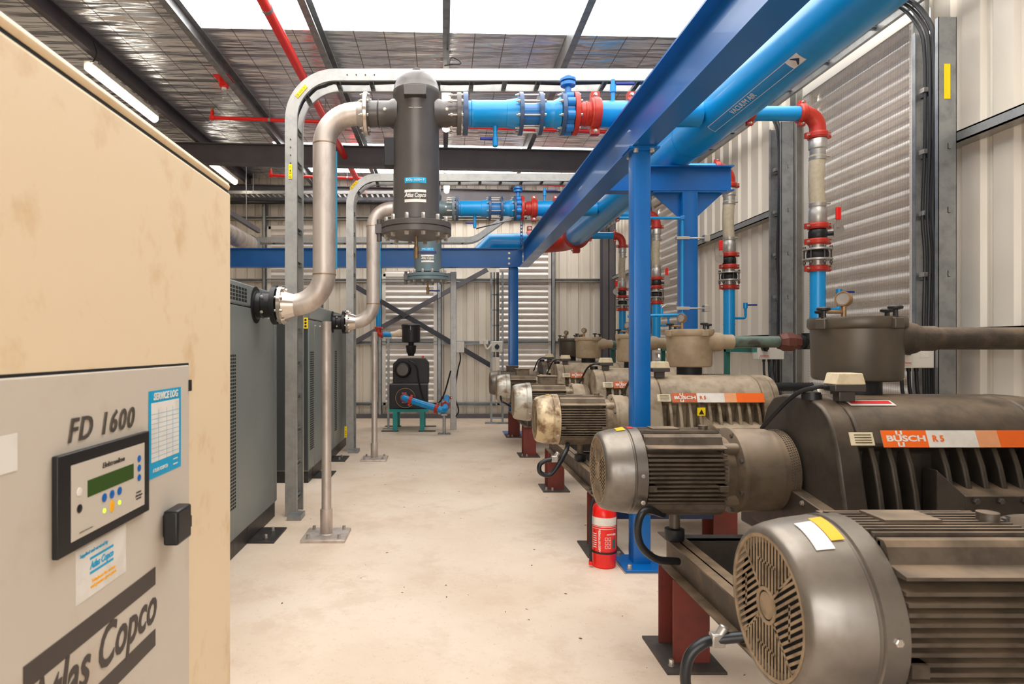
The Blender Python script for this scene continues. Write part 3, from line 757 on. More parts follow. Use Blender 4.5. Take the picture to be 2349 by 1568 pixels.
    vb = v.cyl((X(1303),D,z+.12),(X(1303),D,z+.24),.025).build('butterfly_valve', 'blue_cast', t)
    M().lathe([(0,.04),(.006,.058),(.03,.058),(.032,.04),(.04,.04),(.042,.062),(.06,.062),(.064,.03),(.08,.03)], (X(1303),D,z+.215), (0,0,1), 20).build('actuator_flange', 'blue_cast', vb)
    fl(1313, 11, 'red_fit', 8, .134)
    M().lathe([(X(1324),.115),(X(1330),.093),(X(1340),.091),(X(1341),.096),(X(1345),.096),(X(1346),.091),(X(1358),.091)], (0,D,z), (1,0,0), 32).build('grooved_adapter', 'red_fit', t)
    coupling(t, (X(1364),D,z), (1,0,0), .1, w=.075)
    M().cyl((X(1372),D,z),(2.018,D,z),.1,seg=36).build('outlet_pipe', 'blue_pipe', t)
    coupling(t, (X(1447),D,z), (1,0,0), .1, w=.07)
    xv = X(1136)
    d = M().cyl((xv,D,z-.09),(xv,D,z-.26),.016).cyl((xv,D,z-.09),(xv,D,z-.13),.026,.018).cyl((xv,D,z-.19),(xv,D,z-.255),.022).build('drain_valve', 'blue_pipe', t)
    M().box((xv-.12,D-.012,z-.205),(xv-.02,D+.012,z-.185)).build('lever', 'blue_lever', d, bevel=.004)
    xv = X(1406)
    d = M().cyl((xv,D,z+.09),(xv,D,z+.27),.016).cyl((xv,D,z+.17),(xv,D,z+.23),.024).build('bleed_valve', 'blue_pipe', t)
    M().box((xv+.02,D-.012,z+.23),(xv+.17,D+.012,z+.25)).build('lever', 'blue_lever', d, bevel=.004)
filter_group(5.0, 'vessel', ('large stainless riser pipe bending up beside the near cable ladder','stainless pole on a square base plate, nearest the camera',
   'tall black filter vessel hanging from the near pipe run','near blue valve train with red adapter, right of the black vessel'), False)
filter_group(8.42, 'vessel_grey', ('farther, smaller-looking stainless riser pipe behind the black vessel','farther stainless pole on a base plate, beside the second grey cabinet',
   'grey-green filter vessel mostly hidden behind the black one','far blue valve train with bright red adapter, below the near one'), True)

# ------------------------------------------------------------------ vacuum header and drops
t = thing('vacuum_header', (2.195,5,3.2), 'wide bright blue vacuum air pipe running lengthwise over the right row', 'pipe')
PZ = 3.362; PX = 2.195; PR = .18
M().cyl((PX,.6,PZ),(PX,10.55,PZ),PR,seg=64).build('header_pipe', 'blue_pipe', t)
M().tube(rp([(PX,10.55,PZ),(PX,11.35,PZ),(1.55,11.35,PZ)], .55, 12), .178, 40).build('elbow', 'red_fit', t)
coupling(t, (PX,10.55,PZ), (0,1,0), .178, w=.09); coupling(t, (1.52,11.35,PZ), (1,0,0), .178, w=.09)
M().tube([(1.5,11.35,PZ),(.86,11.35,PZ),(.72,11.42,PZ-.14),(.66,11.42,PZ-.2)], .176, 40).build('header_pipe', 'blue_pipe', t)
M().cyl((PX,5.60,PZ),(PX,5.61,PZ),PR+.003,seg=64).build('pipe_band', 'blue_cast', t)
# printed label around the pipe: outline, arrow block, words (faces down and to the left)
a0 = math.atan2(EYE+.0-PZ, 0-PX)  # towards the walkway side
def onpipe(y, arc, lift=.0012): a = LA+arc/PR; return V((PX+(PR+lift)*math.cos(a), y, PZ+(PR+lift)*math.sin(a)))
LA = math.radians(238)
def wrapquad(m, y0, y1, s0, s1, lift=.0012, n=4):
    for i in range(n):
        q0 = s0+(s1-s0)*i/n; q1 = s0+(s1-s0)*(i+1)/n
        m.add([onpipe(y0,q0,lift),onpipe(y1,q0,lift),onpipe(y1,q1,lift),onpipe(y0,q1,lift)], [(0,1,2,3)])
ly0, ly1 = 3.72, 4.98; hw = .036
m = M()
for (a, b, c, d) in ((ly0,ly1,-hw,-hw+.004),(ly0,ly1,hw-.004,hw),(ly0,ly0+.006,-hw,hw),(ly1-.006,ly1,-hw,hw)): wrapquad(m, a, b, c, d)
wrapquad(m, ly0+.0, ly0+.13, -hw, hw)
lb = m.build('printed_label', 'lab_white', t, ang=1)
m = M()
def tri(m, pts, lift=.002): m.add([onpipe(y, s, lift) for y, s in pts], [tuple(range(len(pts)))])
tri(m, [(ly0+.02,0),(ly0+.07,-.03),(ly0+.085,-.03),(ly0+.055,0),(ly0+.085,.03),(ly0+.07,.03)]); m.build('arrow', 'blue_navy', lb)
c = onpipe(4.45, 0, .002); nrm = V((math.cos(LA),0,math.sin(LA))); yy = V((0,-1,0)); up = nrm.cross(yy)
text(t, 'VACUUM AIR', .058, frame(c, yy, up), 'lab_white', shear=0)

def drop(D, lab, side, zb=1.62, lever=True, back=1):
    x = 2.98; t = thing('drop_pipe', (x,D,zb), lab, 'drop pipe')
    M().cyl((PX+PR-.03,D,PZ-.0),(x-.13,D,PZ),.057,seg=28).build('branch_pipe', 'blue_pipe', t)
    coupling(t, (PX+PR+.06,D,PZ), (1,0,0), .057, w=.055); coupling(t, (x-.13,D,PZ), (1,0,0), .06, w=.055)
    M().tube(rp([(x-.13,D,PZ),(x,D,PZ),(x,D,PZ-.16)], .125, 10), .06, 28).build('elbow', 'red_fit', t)
    coupling(t, (x,D,3.185), (0,0,1), .06, w=.05)
    M().lathe([(3.165,.056),(3.15,.066),(3.08,.066),(3.07,.058),(3.03,.058),(3.0,.055)], (x,D,0), (0,0,1), 28).build('hose_coupling', 'camlock', t)
    ho = []; rr = []; n = 60
    for i in range(n+1):
        f = i/n; z = 3.03-.42*f; ho.append((x-.012*math.sin(f*PI), D, z)); rr.append(.056+.0022*(i % 2)-.006*math.sin(f*PI)*0)
    M().tube(ho, rr, 24).build('flexible_hose', 'hose_clear', t, ang=1.2)
    for z in (3.0, 2.63):
        c = M().lathe([(-.013,.059),(-.013,.063),(.013,.063),(.013,.059)], (x,D,z), (0,0,1), 28).build('hose_clamp', 'bolt', t)
        bolt(c, (x+.03,D-.065,z), (1,0,0), .009, .03, 'bolt')
    M().lathe([(2.63,.054),(2.6,.058),(2.585,.066),(2.50,.066),(2.49,.06),(2.47,.06)], (x,D,0), (0,0,1), 28).build('hose_coupling', 'camlock', t)
    coupling(t, (x,D,2.463), (0,0,1), .06, w=.048)
    b = M().lathe([(2.36,.06),(2.375,.068),(2.42,.068),(2.435,.06)], (x,D,0), (0,0,1), 28).cyl((x,D,2.40),(x+side*.11,D-.03,2.40),.018).build('valve_body', 'black', t)
    # notched lever plate and red handle
    px = x+side*.12
    m = M(); pts = [(0,.05),(.02,.07)]+[(.075*math.sin(a)*1.0+.01, .06*math.cos(a)) for a in [i*PI/10+.25 for i in range(10)]]+[(0,-.05)]
    m.prism([(px+side*(p[0]-.03), 2.42+p[1]) for p in pts], 1, D-.065, D-.060)
    lp = m.build('lever_plate', 'bolt', b, smooth=False)
    M().box((px-.012,D-.075,2.44),(px+.012,D-.068,2.52)).build('lever', 'bolt', b, smooth=False)
    M().box((px-.018,D-.082,2.50),(px+.018,D-.062,2.60)).build('handle', 'fire_red', b, bevel=.004, label='red lever handle')
    coupling(t, (x,D,2.338), (0,0,1), .06, w=.048)
    M().cyl((x,D,2.10),(x,D,2.33),.052,seg=24).build('adapter', 'camlock', t)
    for z in (2.268, 2.188): flange(t, (x,D,z), (0,0,1), .108, .014, 'camlock', 0)
    M().lathe([(0,.07),(.02,.08),(.045,.08),(.067,.07)], (x,D,2.201), (0,0,1), 24).build('rubber_joint', 'rubber', t)
    bolts(t, (x,D,2.285), (0,0,1), .093, 6, .012, .018, 'bolt_dark', .105)
    coupling(t, (x,D,2.124), (0,0,1), .06, w=.05)
    M().cyl((x,D,zb),(x,D,2.11),.057,seg=28).cyl((x,D,zb+.13),(x,D,zb+.14),.06).build('down_pipe', 'blue_pipe', t)
    if lever:
        s = M().tube(rp([(x+.05,D,1.80),(x+.17,D,1.80),(x+.17,D,1.96)], .02, 4), .013, 10).cyl((x+.17,D,1.9),(x+.17,D,1.96),.022).build('test_valve', 'blue_pipe', t)
        M().box((x+.18,D-.008,1.93),(x+.29,D+.008,1.945)).build('lever', 'blue_lever', s)
drop(5.05, 'nearest drop pipe with red elbow and clear hose, in front of the meshed louvre', 1, 1.6, True)
drop(6.62, 'drop pipe whose top hides behind the short blue beam, left of the wall cable ladder', -1, 1.6)
drop(8.9, 'drop pipe seen between the two blue posts', 1, 1.6)
drop(10.6, 'farthest drop pipe with small red elbow, left of the bright blue post', -1, 1.6)

# thin air line on the gusseted post
t = thing('air_line', (2.218,5.78,1.7), 'thin blue air line clamped to the gusseted post', 'pipe')
M().tube(rp([at(1420,500,5.78), at(1565,500,5.78), at(1565,722,5.78), at(1440,725,5.78)], .03, 5), .0145, 12).build('pipe_run', 'blue_pipe', t)
for (u, v) in ((1565,500),(1565,722)): M().cbox(at(u,v,5.78), (.045,.045,.045)).build('elbow', 'blue_cast', t, bevel=.012)
for v in (546, 707):
    p = at(1550,v,5.78); q = at(1622,v-2,5.78)
    M().box((p.x,5.755,p.z-.014),(p.x+.12,5.80,p.z+.014)).cyl((p.x+.1,5.78,p.z),(q.x,5.78,p.z),.008,seg=8).box((q.x-.03,5.76,p.z-.03),(q.x+.02,5.82,p.z+.03)).build('clamp', 'bolt', t, bevel=.002)
p = at(1518,705,5.78); s = M().cyl(p-V((0,0,.09)), p, .011).build('stop_valve', 'blue_pipe', t); M().tube([p, p+V((.04,0,.03)), p+V((.13,0,.03))], .005, 8).build('lever', 'bolt', s)

# ------------------------------------------------------------------ grey machine cabinets
def perf(m, x, y0, y1, z0, z1, ny, nz, fill=.62):
    dy = (y1-y0)/ny; dz = (z1-z0)/nz
    for i in range(ny):
        for j in range(nz):
            yc = y0+dy*(i+.5); zc = z0+dz*(j+.5); m.box((x-.002,yc-dy*fill/2,zc-dz*fill/2),(x+.0015,yc+dy*fill/2,zc+dz*fill/2))
    return m
def cabinet(y0, y1, lab):
    xf = -1.492; xb = -2.55; t = thing('dryer_cabinet', ((xf+xb)/2,(y0+y1)/2,0), lab, 'cabinet')
    M().box((xb,y0,.13),(xf-.006,y1,1.80)).build('body', 'cab', t, bevel=.006)
    M().box((xb,y0,1.806),(xf,y1,1.975)).build('top_cover', 'cab', t, bevel=.012)
    M().box((xb+.05,y0+.02,.0),(xf-.012,y1-.02,.13)).build('base_skid', 'cab_skid', t, bevel=.003)
    ys = [y0+.004, y0+.30, y0+1.55, y1-.06]
    for a, b in zip(ys, ys[1:]):
        M().box((xf-.008,a+.003,.14),(xf,b-.003,1.798)).build('side_panel', 'cab', t, bevel=.003)
    M().box((xf-.006,y1-.055,.14),(xf+.001,y1-.002,1.798)).build('corner_post', 'cab', t, bevel=.004)
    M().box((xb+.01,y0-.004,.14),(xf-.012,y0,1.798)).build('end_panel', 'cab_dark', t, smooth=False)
    perf(M(), xf, y0+.05, y0+.26, .35, 1.45, 6, 44).build('vent_grille', 'hole', t, smooth=False)
    perf(M(), xf, y0+1.45, y0+2.05, 1.83, 1.94, 9, 4, .74).build('vent_grille', 'hole', t, smooth=False)
    perf(M(), xf, y0+1.62, y0+1.80, .35, 1.45, 5, 44).build('vent_grille', 'hole', t, smooth=False)
    M().ring((xf-.004,lab_y(y0),1.83),(xf+.003,lab_y(y0),1.83),.145,.10).build('pipe_opening', 'hole', t)
    for k in range(5): bolt(t, (xf+.0,y0+.33+.28*k+(1.2 if k > 3 else 0),1.74), (1,0,0), .012, .012)
    for yy in (y0+.45, y1-(.6 if y0 < 5 else 1.3)):
        f = M().box((xf-.02,yy-.2,.02),(xf-.008,yy+.2,.14)).box((xf-.02,yy-.2,0),(xf+.19,yy+.2,.012)).build('foot_bracket', 'cab_skid', t, bevel=.002)
        bolt(f, (xf+.1,yy-.1,.012), (0,0,1), .014, .03); bolt(f, (xf+.1,yy+.1,.012), (0,0,1), .014, .03)
    return t
def lab_y(y0): return 5.0 if y0 < 5 else 8.42
t = cabinet(2.72, 5.62, 'near grey steel machine cabinet between the cream cabinet and the near cable ladder')
t = cabinet(6.95, 9.75, 'far grey steel machine cabinet with a yellow warning sticker on its end')
M().box((-1.60,6.938,1.70),(-1.50,6.944,1.82)).build('warning_sticker', 'lab_yellow', t, smooth=False, label='yellow warning sticker')
m = M()
for i in range(2):
    for j in range(3): m.cyl((-1.577+.05*i,6.9365,1.725+.035*j),(-1.577+.05*i,6.938,1.725+.035*j),.013,seg=12)
m.build('pictogram', 'lab_ink', t)

# ------------------------------------------------------------------ cream cabinet in the foreground
def cream_cab():
    X = -.70; y0, y1 = .22, 2.07; xb = -1.75
    t = thing('dryer_cabinet', ((X+xb)/2,(y0+y1)/2,0), 'big cream cabinet with control panel and rust spots, in the left foreground', 'cabinet')
    M().box((xb,y0,.08),(X,y1,2.0)).build('shell', 'cream', t, bevel=.008)
    M().box((xb,y0,2.006),(X+.001,y1+.002,2.035)).build('lid', 'cream', t, bevel=.014)
    M().box((xb+.02,y0+.02,1.99),(X-.006,y1-.01,2.01)).build('lid_seam', 'hole', t, smooth=False)
    M().box((xb+.05,y0+.05,0),(X-.05,y1-.05,.085)).build('plinth', 'cab_skid', t, smooth=False)
    M().box((X-.003,y0+.1,.25),(X+.0006,1.727,1.456)).build('door_gap', 'hole', t, smooth=False)
    d = M().box((X-.002,y0+.11,.25),(X+.006,1.719,1.45)).build('door', 'door_beige', t, bevel=.003)
    for z in (1.41, 1.04): M().box((X,1.712,z-.03),(X+.009,1.728,z)).build('hinge', 'black', t, smooth=False)
    M().box((X+.006,.75,1.30),(X+.0075,.99+.035,1.36)).build('paper_label', 'lab_white', d, smooth=False)
    XF = X+.0064
    def tx(s, y, z, size, mt, name='lettering', **k):
        return text(d, s, size, frame((XF+.0008,y,z), (0,1,0), (0,0,1)), mt, name, **k)
    tx('FD 1600', 1.283, 1.342, .062, 'chrome_ink', 'model_lettering', shear=.25, offset=.0010, depth=.0015, sc=1.16)
    # handle
    M().box((XF,1.55,1.03),(XF+.012,1.61,1.09)).box((XF+.008,1.537,1.015),(XF+.045,1.622,1.10)).build('handle', 'black', d, bevel=.012, label='black square handle')
    # controller
    c = M().box((XF,1.115,1.123),(XF+.012,1.46,1.306)).build('control_panel', 'black', t, bevel=.002, label='control panel with a green display')
    XP = XF+.012
    M().box((XP,1.153,1.143),(XP+.0008,1.434,1.283)).build('membrane', 'door_beige', c, smooth=False)
    M().box((XP,1.205,1.213),(XP+.0015,1.383,1.245)).build('display', 'lcd', c, smooth=False)
    def dot(y, z, r, mt, n='button', sy=1): 
        m = M(); m.x = Matrix.Translation((XP+.0005,y,z)) @ Matrix.Diagonal((1,1,sy,1)); m.lathe([(0,r),(.0016,r),(.002,r*.8),(.002,0)], (0,0,0), (1,0,0), 20); return m.build(n, mt, c)
    for z in (1.251,1.23,1.2087): dot(1.408, z, .0075, 'button_blue')
    for y in (1.264,1.293,1.323): dot(y, 1.1985, .0085, 'button_blue')
    dot(1.293, 1.1745, .008, 'lab_amber', sy=1.5); dot(1.264, 1.1725, .0045, 'led_green', 'indicator'); dot(1.323, 1.1745, .0045, 'led_green', 'indicator')
    dot(1.178, 1.1985, .008, 'black'); dot(1.178, 1.23, .008, 'lab_white')
    def tp(s, y, z, size, mt, **k): return text(c, s, size, frame((XP+.0016,y,z), (0,1,0), (0,0,1)), mt, **k)
    tp('Elektronikon', 1.30, 1.263, .015, 'bolt_dark', shear=.2, sc=1.1); tp('I', 1.178, 1.23, .011, 'ink'); tp('0', 1.178, 1.1985, .011, 'lab_white')
    M().box((XP+.0008,1.395,1.176),(XP+.0014,1.417,1.179)).box((XP+.0008,1.395,1.162),(XP+.0014,1.417,1.165)).build('logo', 'ink', c, smooth=False)
    tp('Atlas Copco', 1.406, 1.1705, .006, 'ink', shear=.25)
    tp('—————', 1.20, 1.1535, .009, 'ink')
    # service log
    s = M().box((XF,1.48,1.187),(XF+.0006,1.661,1.395)).build('service_log_sticker', 'lab_blue', d, smooth=False, label='blue and white service log sticker')
    M().box((XF+.0006,1.493,1.225),(XF+.001,1.648,1.366)).build('form_field', 'lab_white', s, smooth=False)
    m = M()
    for i in range(10): m.box((XF+.001,1.493,1.235+.0115*i),(XF+.0013,1.648,1.2358+.0115*i))
    for y in (1.53,1.575,1.61): m.box((XF+.001,y,1.225),(XF+.0013,y+.0008,1.35))
    m.build('ruled_line', 'lab_blue', s, smooth=False)
    text(s, 'SERVICE LOG', .024, frame((XF+.0014,1.572,1.380), (0,1,0), (0,0,1)), 'lab_white', shear=.2, offset=.0006, sx=.95)
    text(s, 'ATLAS COPCO', .012, frame((XF+.0014,1.54,1.204), (0,1,0), (0,0,1)), 'lab_white')
    M().box((XF+.0006,1.614,1.212),(XF+.001,1.640,1.215)).box((XF+.0006,1.614,1.199),(XF+.001,1.640,1.202)).build('logo', 'lab_white', s, smooth=False)
    # white sticker
    s = M().box((XF,1.188,1.012),(XF+.0006,1.375,1.115)).build('paper_sticker', 'lab_white', d, smooth=False)
    M().box((XF+.0006,1.235,1.083),(XF+.001,1.322,1.088)).box((XF+.0006,1.235,1.055),(XF+.001,1.322,1.060)).build('logo_stripe', 'lab_blue', s, smooth=False)
    text(s, 'Atlas Copco', .02, frame((XF+.001,1.278,1.071), (0,1,0), (0,0,1)), 'lab_blue', shear=.25, offset=.0004, sx=.85)
    text(s, 'Supplied and serviced by', .010, frame((XF+.001,1.25,1.10), (0,1,0), (0,0,1)), 'lab_blue')
    text(s, 'Telephone for service\nand genuine spare parts', .010, frame((XF+.001,1.285,1.035), (0,1,0), (0,0,1)), 'lab_amber')
    # large logo
    M().box((XF,1.04,.931),(XF+.0008,1.515,.973)).build('logo_stripe', 'dark_band', d, smooth=False)
    M().box((XF,1.04,.785),(XF+.0008,1.515,.825)).build('logo_stripe', 'dark_band', d, smooth=False)
    text(d, 'Atlas Copco', .118, frame((XF+.0006,1.278,.883), (0,1,0), (0,0,1)), 'dark_band', 'logo', shear=.28, offset=.0022, sx=.80)
    for z in (1.27,1.17): M().box((X-.05,y1+.0,z),(X-.04,y1+.002,z+.01)).build('rivet', 'bolt', t)
cream_cab()

# ------------------------------------------------------------------ vacuum pumps
def grille_mesh(m, X, yc, zc, R):
    """slotted round grille: radial frame, sector bars"""
    t = .0012
    def bar(c, d, half):  # bar centre (y,z), direction angle, half length
        dx = math.cos(d); dz = math.sin(d); w = .0031
        p = [(c[0]-dx*half-dz*w, c[1]-dz*half+dx*w),(c[0]+dx*half-dz*w, c[1]+dz*half+dx*w),(c[0]+dx*half+dz*w, c[1]+dz*half-dx*w),(c[0]-dx*half+dz*w, c[1]-dz*half-dx*w)]
        m.prism([(yc+a, zc+b) for a, b in p], 0, X, X+t)
    r0 = .042
    for sec in range(4):
        base = PI/2*sec+PI/4*0; ang = {0: -.62, 1: PI/2, 2: -.62, 3: PI/2}[sec]
        # sector centred on base: bars with direction ang, clipped by sampling
        d = (math.cos(ang), math.sin(ang)); n = (-d[1], d[0]); k = -R
        while k < R:
            run = None; s = -R
            while s <= R+.002:
                y = d[0]*s+n[0]*k; z = d[1]*s+n[1]*k; rr = math.hypot(y, z); a = math.atan2(z, y)
                da = abs((a-base+PI) % (2*PI)-PI)
                ok = (r0 < rr < R) and da < PI/4-.02
                if ok and run is None: run = s
                if (not ok) and run is not None:
                    if s-run > .01: bar((d[0]*(s+run)/2+n[0]*k, d[1]*(s+run)/2+n[1]*k), ang, (s-run)/2)
                    run = None
                s += .0025
            k += .014
    for a in (PI/4, 3*PI/4, -PI/4, -3*PI/4):
        bar((math.cos(a)*(R+r0)/2, math.sin(a)*(R+r0)/2), a, (R-r0)/2)
        bar((math.cos(a-PI/4)*R*.62, math.sin(a-PI/4)*R*.62), a+PI/4, .04)
    m.ring((X-.002,yc,zc),(X+t,yc,zc),r0,r0-.008,28); m.cyl((X,yc,zc),(X+t,yc,zc),r0-.012,seg=24)
    m.ring((X-.002,yc,zc),(X+t+.004,yc,zc),R+.004,R-.004,48)
    return m

def pump(Y, lab, style, hx, dome_x, dome_r, dome_dy, topbox=False, outlet='green', inner=True):
    ZC = .905; X0 = .738
    mm, cw, pb, dm = style
    t = thing('vacuum_pump', (1.9,Y,.56), lab, 'vacuum pump')
    # ---- motor (part) ----
    mo = M(); mo.cyl((.86,Y,ZC),(1.31,Y,ZC),.150,seg=40)
    L0, L1 = .925, 1.285
    env = lambda a: min(.196, math.sqrt(max(0, .213**2-a*a)))
    k = -.118
    while k <= .1181:
        for s in (-1,1): mo.box((L0,Y+s*.10,ZC+k-.0042),(L1-.0,Y+s*env(k),ZC+k+.0042))
        k += .0197
    k = -.1085
    while k <= .109:
        mo.box((L0,Y+k-.0042,ZC+.09),(L1,Y+k+.0042,ZC+env(k))); mo.box((L0,Y+k-.0042,ZC-.09),(L1,Y+k+.0042,ZC-env(k))); k += .0217
    for s in (-1,1):   # plain corner webs
        mo.prism([(Y+s*.10,ZC+.126),(Y+s*.190,ZC+.126),(Y+s*.190,ZC+.133),(Y+s*.142,ZC+.142),(Y+s*.132,ZC+.176),(Y+s*.122,ZC+.187),(Y+s*.10,ZC+.187)], 0, L0, L1)
        mo.prism([(Y+s*.10,ZC-.124),(Y+s*.178,ZC-.124),(Y+s*.168,ZC-.148),(Y+s*.148,ZC-.168),(Y+s*.118,ZC-.184),(Y+s*.10,ZC-.17)], 0, L0, L1)
        mo.box((L0+.0,Y+s*.15,ZC-.062),(L0+.035,Y+s*.205,ZC-.035)); mo.box((L1-.04,Y+s*.15,ZC-.062),(L1,Y+s*.205,ZC-.035))
    motor = mo.build('motor', mm, t, smooth=False)
    R = .160
    cprof = [(0,.163),(.004,.172),(.012,.180),(.03,.187),(.07,.196),(.125,.203),(.128,.2),(.134,.2),(.137,.206),(.185,.206),(.187,.200)]
    m = M()
    # shell without front face: outer lathe plus inner lip
    ax = []
    m.lathe([(0.012,.140),(0.0,.163)]+cprof[1:]+[(.187,.15)], (X0,Y,ZC), (1,0,0), 56)
    m.f = [f for f in m.f if len(f) <= 4]
    m.build('fan_cowl', cw, motor, ang=.5)
    grille_mesh(M(), X0+.002, Y, ZC, R*.98).build('fan_grille', 'grille', motor, smooth=False, label='slotted fan grille')
    M().cyl((X0+.03,Y,ZC),(X0+.034,Y,ZC),.175,seg=40).build('fan', 'hole', motor)
    for z in (-.06,.06): bolt(motor, (X0+.16,Y-.203,ZC+z-.05), (0,-1,0), .009, .008, 'bolt')
    # adapter and bell
    m = M(); m.lathe([(1.285,.165),(1.30,.175),(1.32,.165),(1.345,.16),(1.36,.195),(1.365,.203),(1.385,.203),(1.388,.196),(hx-.09,.196),(hx-.09,.19),(hx-.015,.19),(hx-.015,.16),(hx+.02,.16)], (0,Y,ZC), (1,0,0), 56)
    for a in (PI/4,3*PI/4,-PI/4,-3*PI/4): m.cyl((1.29,Y+.165*math.cos(a),ZC+.165*math.sin(a)),(1.37,Y+.165*math.cos(a),ZC+.165*math.sin(a)),.03,seg=12)
    bell = m.build('coupling_bell', 'bell' if pb != 'pump_beige' else 'pump_beige', t)
    for a in (PI/4,3*PI/4,-PI/4,-3*PI/4): bolt(bell, (1.29,Y+.172*math.cos(a),ZC+.172*math.sin(a)), (-1,0,0), .017, .018, 'bolt_dark')
    bolts(bell, (1.362,Y,ZC), (-1,0,0), .188, 8, .011, .012, 'bolt_dark')
    m = M(); seg = 96
    for k in range(seg):
        a = 2*PI*k/seg
        for j in range(4): m.cbox((hx-.056+.011*j, Y+.191*math.cos(a+.05*j), ZC+.191*math.sin(a+.05*j)), (.005,.005,.005))
    m.build('guard_mesh', 'bell', bell, smooth=False)
    f = M().cyl((1.12,Y+.02,.60),(1.12,Y+.02,ZC-.14),.026).build('support_foot', mm, t)
    M().lathe([(0,.042),(.006,.046),(.055,.046),(.06,.03)], (1.12,Y+.02,.56), (0,0,1), 24).build('rubber_pad', 'rubber', f)
    if topbox:
        M().box((1.02,Y-.09,ZC+.18),(1.20,Y+.09,ZC+.27)).box((1.01,Y-.1,ZC+.27),(1.21,Y+.1,ZC+.285)).build('terminal_box', mm, motor, bevel=.006)
    else:
        M().box((1.0,Y-.02,ZC+.19),(1.13,Y+.07,ZC+.202)).build('rating_plate', 'bell', motor, smooth=False)
        M().cyl((1.25,Y,ZC+.18),(1.25,Y,ZC+.215),.022).build('lifting_lug', mm, motor)
    # ---- housing ----
    HX0, HX1 = hx, hx+.96
    full = [(-.52,.66),(-.51,.83),(-.46,1.05),(-.425,1.15),(-.395,1.20),(-.35,1.238),(-.29,1.262),(-.2,1.274),(-.04,1.272),(.05,1.255),(.12,1.20),(.17,1.10),(.20,.95),(.21,.66)]
    notch = [(-.38,.66),(-.38,1.05),(-.45,1.085),(-.425,1.15),(-.395,1.20),(-.35,1.238),(-.29,1.262),(-.2,1.274),(-.04,1.272),(.05,1.255),(.12,1.20),(.17,1.10),(.20,.95),(.21,.66)]
    P = lambda poly: [(Y+a+.04, b) for a, b in poly]
    m = M()
    m.prism(P(full), 0, HX0, HX0+.10); m.prism(P(full), 0, HX1-.09, HX1); m.prism(P(notch), 0, HX0+.10, HX1-.09)
    m.prism([(Y+.04+a*.97,b) for a, b in full if b > .8]+[], 0, HX1, HX1+.05)
    body = m.build('pump_housing', pb, t, bevel=.012, ang=.35)
    x = HX0+.155; i = 0
    while x < HX1-.12:
        if not (pb == 'pump_dark' and .36 < x-HX0 < .42):
            rb = [(-.38,.70),(-.505,.70),(-.498,.80),(-.480,.90),(-.455,1.0),(-.425,1.07),(-.40,1.085),(-.38,1.085)]
            M().prism(P(rb), 0, x, x+.024).build('cooling_rib', pb, body, bevel=.006)
        x += .0745; i += 1
    # ledge with bolts
    lx0 = HX0+.42
    lg = M().prism([(Y-.50,.66),(Y-.50,.895),(Y-.36,.93),(Y-.36,.66)], 0, lx0+.05, HX1-.02)
    lg.add([(lx0-.02,Y-.44,.99),(lx0+.05,Y-.50,.895),(lx0+.05,Y-.50,.66),(lx0-.02,Y-.44,.66),(lx0-.02,Y-.36,.99),(lx0+.05,Y-.36,.93),(lx0+.05,Y-.36,.66),(lx0-.02,Y-.36,.66)],
           [(0,1,2,3),(4,5,6,7),(0,1,5,4),(3,2,6,7),(0,3,7,4),(1,2,6,5)])
    lg = lg.build('inspection_cover', pb, t, bevel=.003)
    for k in range(5): bolt(lg, (lx0+.09+.1*k,Y-.50,.875), (0,-1,0), .013, .012, 'bolt_dark')
    # base and end flange
    M().box((HX0-.04,Y-.46,.56),(HX1-.02,Y+.36,.66)).build('oil_sump', pb, t, bevel=.01)
    m = M(); m.add([(HX0-.06,Y+.2,.62),(HX0-.06,Y-.50,.62),(HX0-.06,Y-.50,.80),(HX0-.06,Y+.2,.90),(HX0+.02,Y+.2,.62),(HX0+.02,Y-.50,.62),(HX0+.02,Y-.50,.80),(HX0+.02,Y+.2,.90)],
                   [(0,1,2,3),(4,5,6,7),(0,1,5,4),(1,2,6,5),(2,3,7,6),(3,0,4,7)])
    e = m.build('end_cover', pb, t, bevel=.004)
    for k in range(4): bolt(e, (HX0-.06,Y-.42+.15*k,.79+.021*k), (-1,0,0), .010, .01, 'bolt')
    # name band on the sloped shoulder
    p0 = V((0,Y+.04-.46,1.05)); p1 = V((0,Y+.04-.425,1.15)); up = (p1-p0).normalized(); nn = V((1,0,0)).cross(up)
    if nn.y > 0: nn = -nn
    bx = HX0+(.20 if pb == 'pump_dark' else .175); o = p0+(p1-p0)*.62
    def band(xa, xb, ha, hb, mt, name, lift, parent):
        m = M(); a = o+up*ha+nn*lift; b = o+up*hb+nn*lift
        m.add([(xa,a.y,a.z),(xb,a.y,a.z),(xb,b.y,b.z),(xa,b.y,b.z),(xa,a.y+.002,a.z),(xb,a.y+.002,a.z),(xb,b.y+.002,b.z),(xa,b.y+.002,b.z)],
              [(0,1,2,3),(4,5,6,7),(0,1,5,4),(1,2,6,5),(2,3,7,6),(3,0,4,7)])
        return m.build(name, mt, parent, smooth=False)
    org = 'lab_orange' if pb == 'pump_dark' else 'lab_orange_worn'
    nb = band(bx, bx+.70, -.036, .036, 'lab_white', 'name_band', .003, t)
    band(bx, bx+.19, -.036, .036, org, 'orange_field', .0042, nb)
    band(bx+.40, bx+.50, -.036, .036, 'lab_orange_pale', 'orange_field', .0042, nb)
    band(bx+.49, bx+.70, -.036, .036, 'lab_orange', 'orange_field', .0046, nb)
    fr = frame(o+nn*.005+V((bx+.10,0,0)), (1,0,0), up)
    text(nb, 'BUSCH', .034, fr, 'lab_white', offset=.0012, sx=1.55, depth=.0004)
    ms = M(); ms.x = fr
    for q in (-1, 1):
        for bx0 in (-.040, -.020): ms.box((bx0, q*.0145, 0), (bx0+.008, q*.034, .0006))
